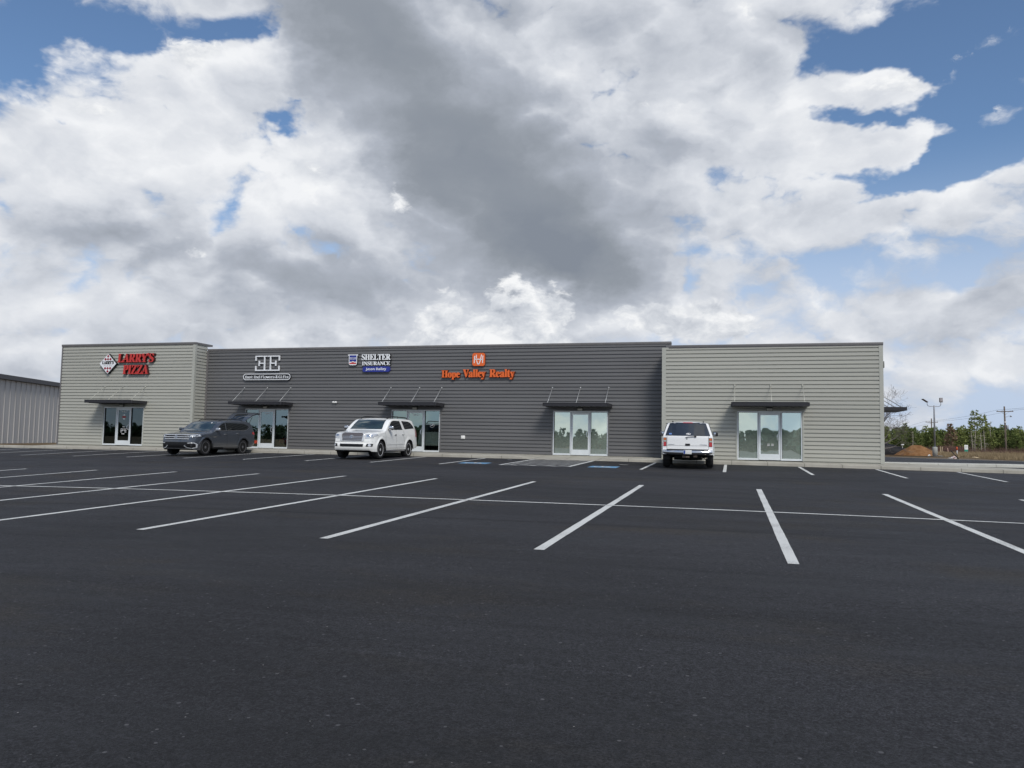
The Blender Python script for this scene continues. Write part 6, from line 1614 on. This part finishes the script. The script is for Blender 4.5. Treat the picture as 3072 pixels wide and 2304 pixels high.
MB().lathe([(.0, -.01), (.27, -.01), (.27, .01), (0, .01)], 24, 'y', (0, 0, .70)).build('board', mat('board_green', (.07, .16, .09), .6, var=.3, vscale=9), t)
MB().tube([(.30 * math.cos(R(w)), 0, .70 + .30 * math.sin(R(w))) for w in range(0, 361, 15)], .018, 6).build('hoop', mat('hoop_pale', (.45, .40, .30), .6), t); MB().box(-.22, -.04, .38, .22, .06, .40).box(-.02, .0, .0, .02, .04, .4).build('stand', M_BLK, t)
t = empty('open_sign', (XE + .60, 39.42, .2), 'red sign with the word open low in the flower shop window', 'sign'); MB().box(-.24, .02, .02, .24, .05, .26, 0, .01).build('backing', M_BLK, t)
mb = MB(); text_mesh(mb, SANS('OPEN'), -.22, .22, .05, .23, .0, .019, 0); e, nt, p = new_mat('open_letters'); p.inputs['Base Color'].default_value = (.6, .03, .01, 1); p.inputs['Emission Color'].default_value = (1, .05, .01, 1); p.inputs['Emission Strength'].default_value = .7; mb.build('lettering', e, t)
t = empty('pedestal_urn', (XE + .82, 39.7, 0), 'white urn on a pedestal in the flower shop window', 'urn'); MB().lathe([(.13, 0), (.13, .05), (.06, .1), (.06, .95), (.16, 1.0), (.16, 1.03), (0, 1.03)], 16).build('pedestal', M_W, t); MB().lathe([(.05, 1.03), (.10, 1.12), (.09, 1.3), (.06, 1.36), (.08, 1.4), (0, 1.4)], 14).build('urn', mat('cream_urn', (.5, .47, .32), .5), t)
t = empty('green_board', (XE + 2.66, 39.5, 0), 'pale green panel leaning in the right flower shop window', 'panel'); MB().prism([(-.28, .95), (.10, .95), (.10, .35), (-.04, .35)], 0, .02, 'xz').build('panel', mat('mint_panel', (.35, .55, .44), .6), t); MB().tube([(-.4, -.05, .6), (-.25, 0, .97)], .02, 6).build('driftwood', M_PALE, t)
t = empty('shop_counter', (XE + 1.3, 41.2, 0), 'dark counter inside the flower shop', 'counter'); MB().box(-.7, -.3, 0, .8, .3, .85, 0, .01).build('cabinet', mat('dark_cabinet', (.02, .022, .025), .5), t); MB().box(-.75, -.34, .851, .85, .34, .89, 0, .008).build('top', mat('pale_top', (.4, .4, .38), .5), t)
XS = SX[2]
t = empty('table_lamp', (XS + 2.45, 39.75, 0), 'dark standing lamp with a wide shade in the office window', 'lamp'); MB().lathe([(.32, 1.12), (.16, 1.55), (.15, 1.55), (.31, 1.12)], 20).build('shade', mat('shade_brown', (.09, .07, .06), .8), t); MB().tube([(0, 0, .0), (0, 0, 1.2)], .022, 8).lathe([(.16, 0), (.14, .03), (0, .04)], 16).build('stem', M_BLK, t)
plant(XS + 2.5, 39.55, .95, .30, mat('dried_leaves', (.05, .035, .025), .8), 'dark bushy plant in the office window under the lamp', seed=6, n=200, z0=.15)
for dx, lab in ((2.05, 'grey office chair in the window nearest the door frame'), (1.2, 'dark chair behind the office door')):
    t = empty('office_chair', (XS + dx, 40.1, 0), lab, 'chair'); mm = mat('chair_grey', (.20, .25, .27), .7) if dx > 2 else M_BLK
    MB().box(-.25, -.25, .42, .25, .25, .50, 0, .02).build('seat', mm, t); MB().box(-.25, .2, .5, .25, .27, .95, 0, .02).build('backrest', mm, t)
    for sx_ in (-1, 1):
        for sy_ in (-1, 1): MB().box(sx_ * .22 - .02, sy_ * .22 - .02, 0, sx_ * .22 + .02, sy_ * .22 + .02, .42).build('leg', M_BLK, t)
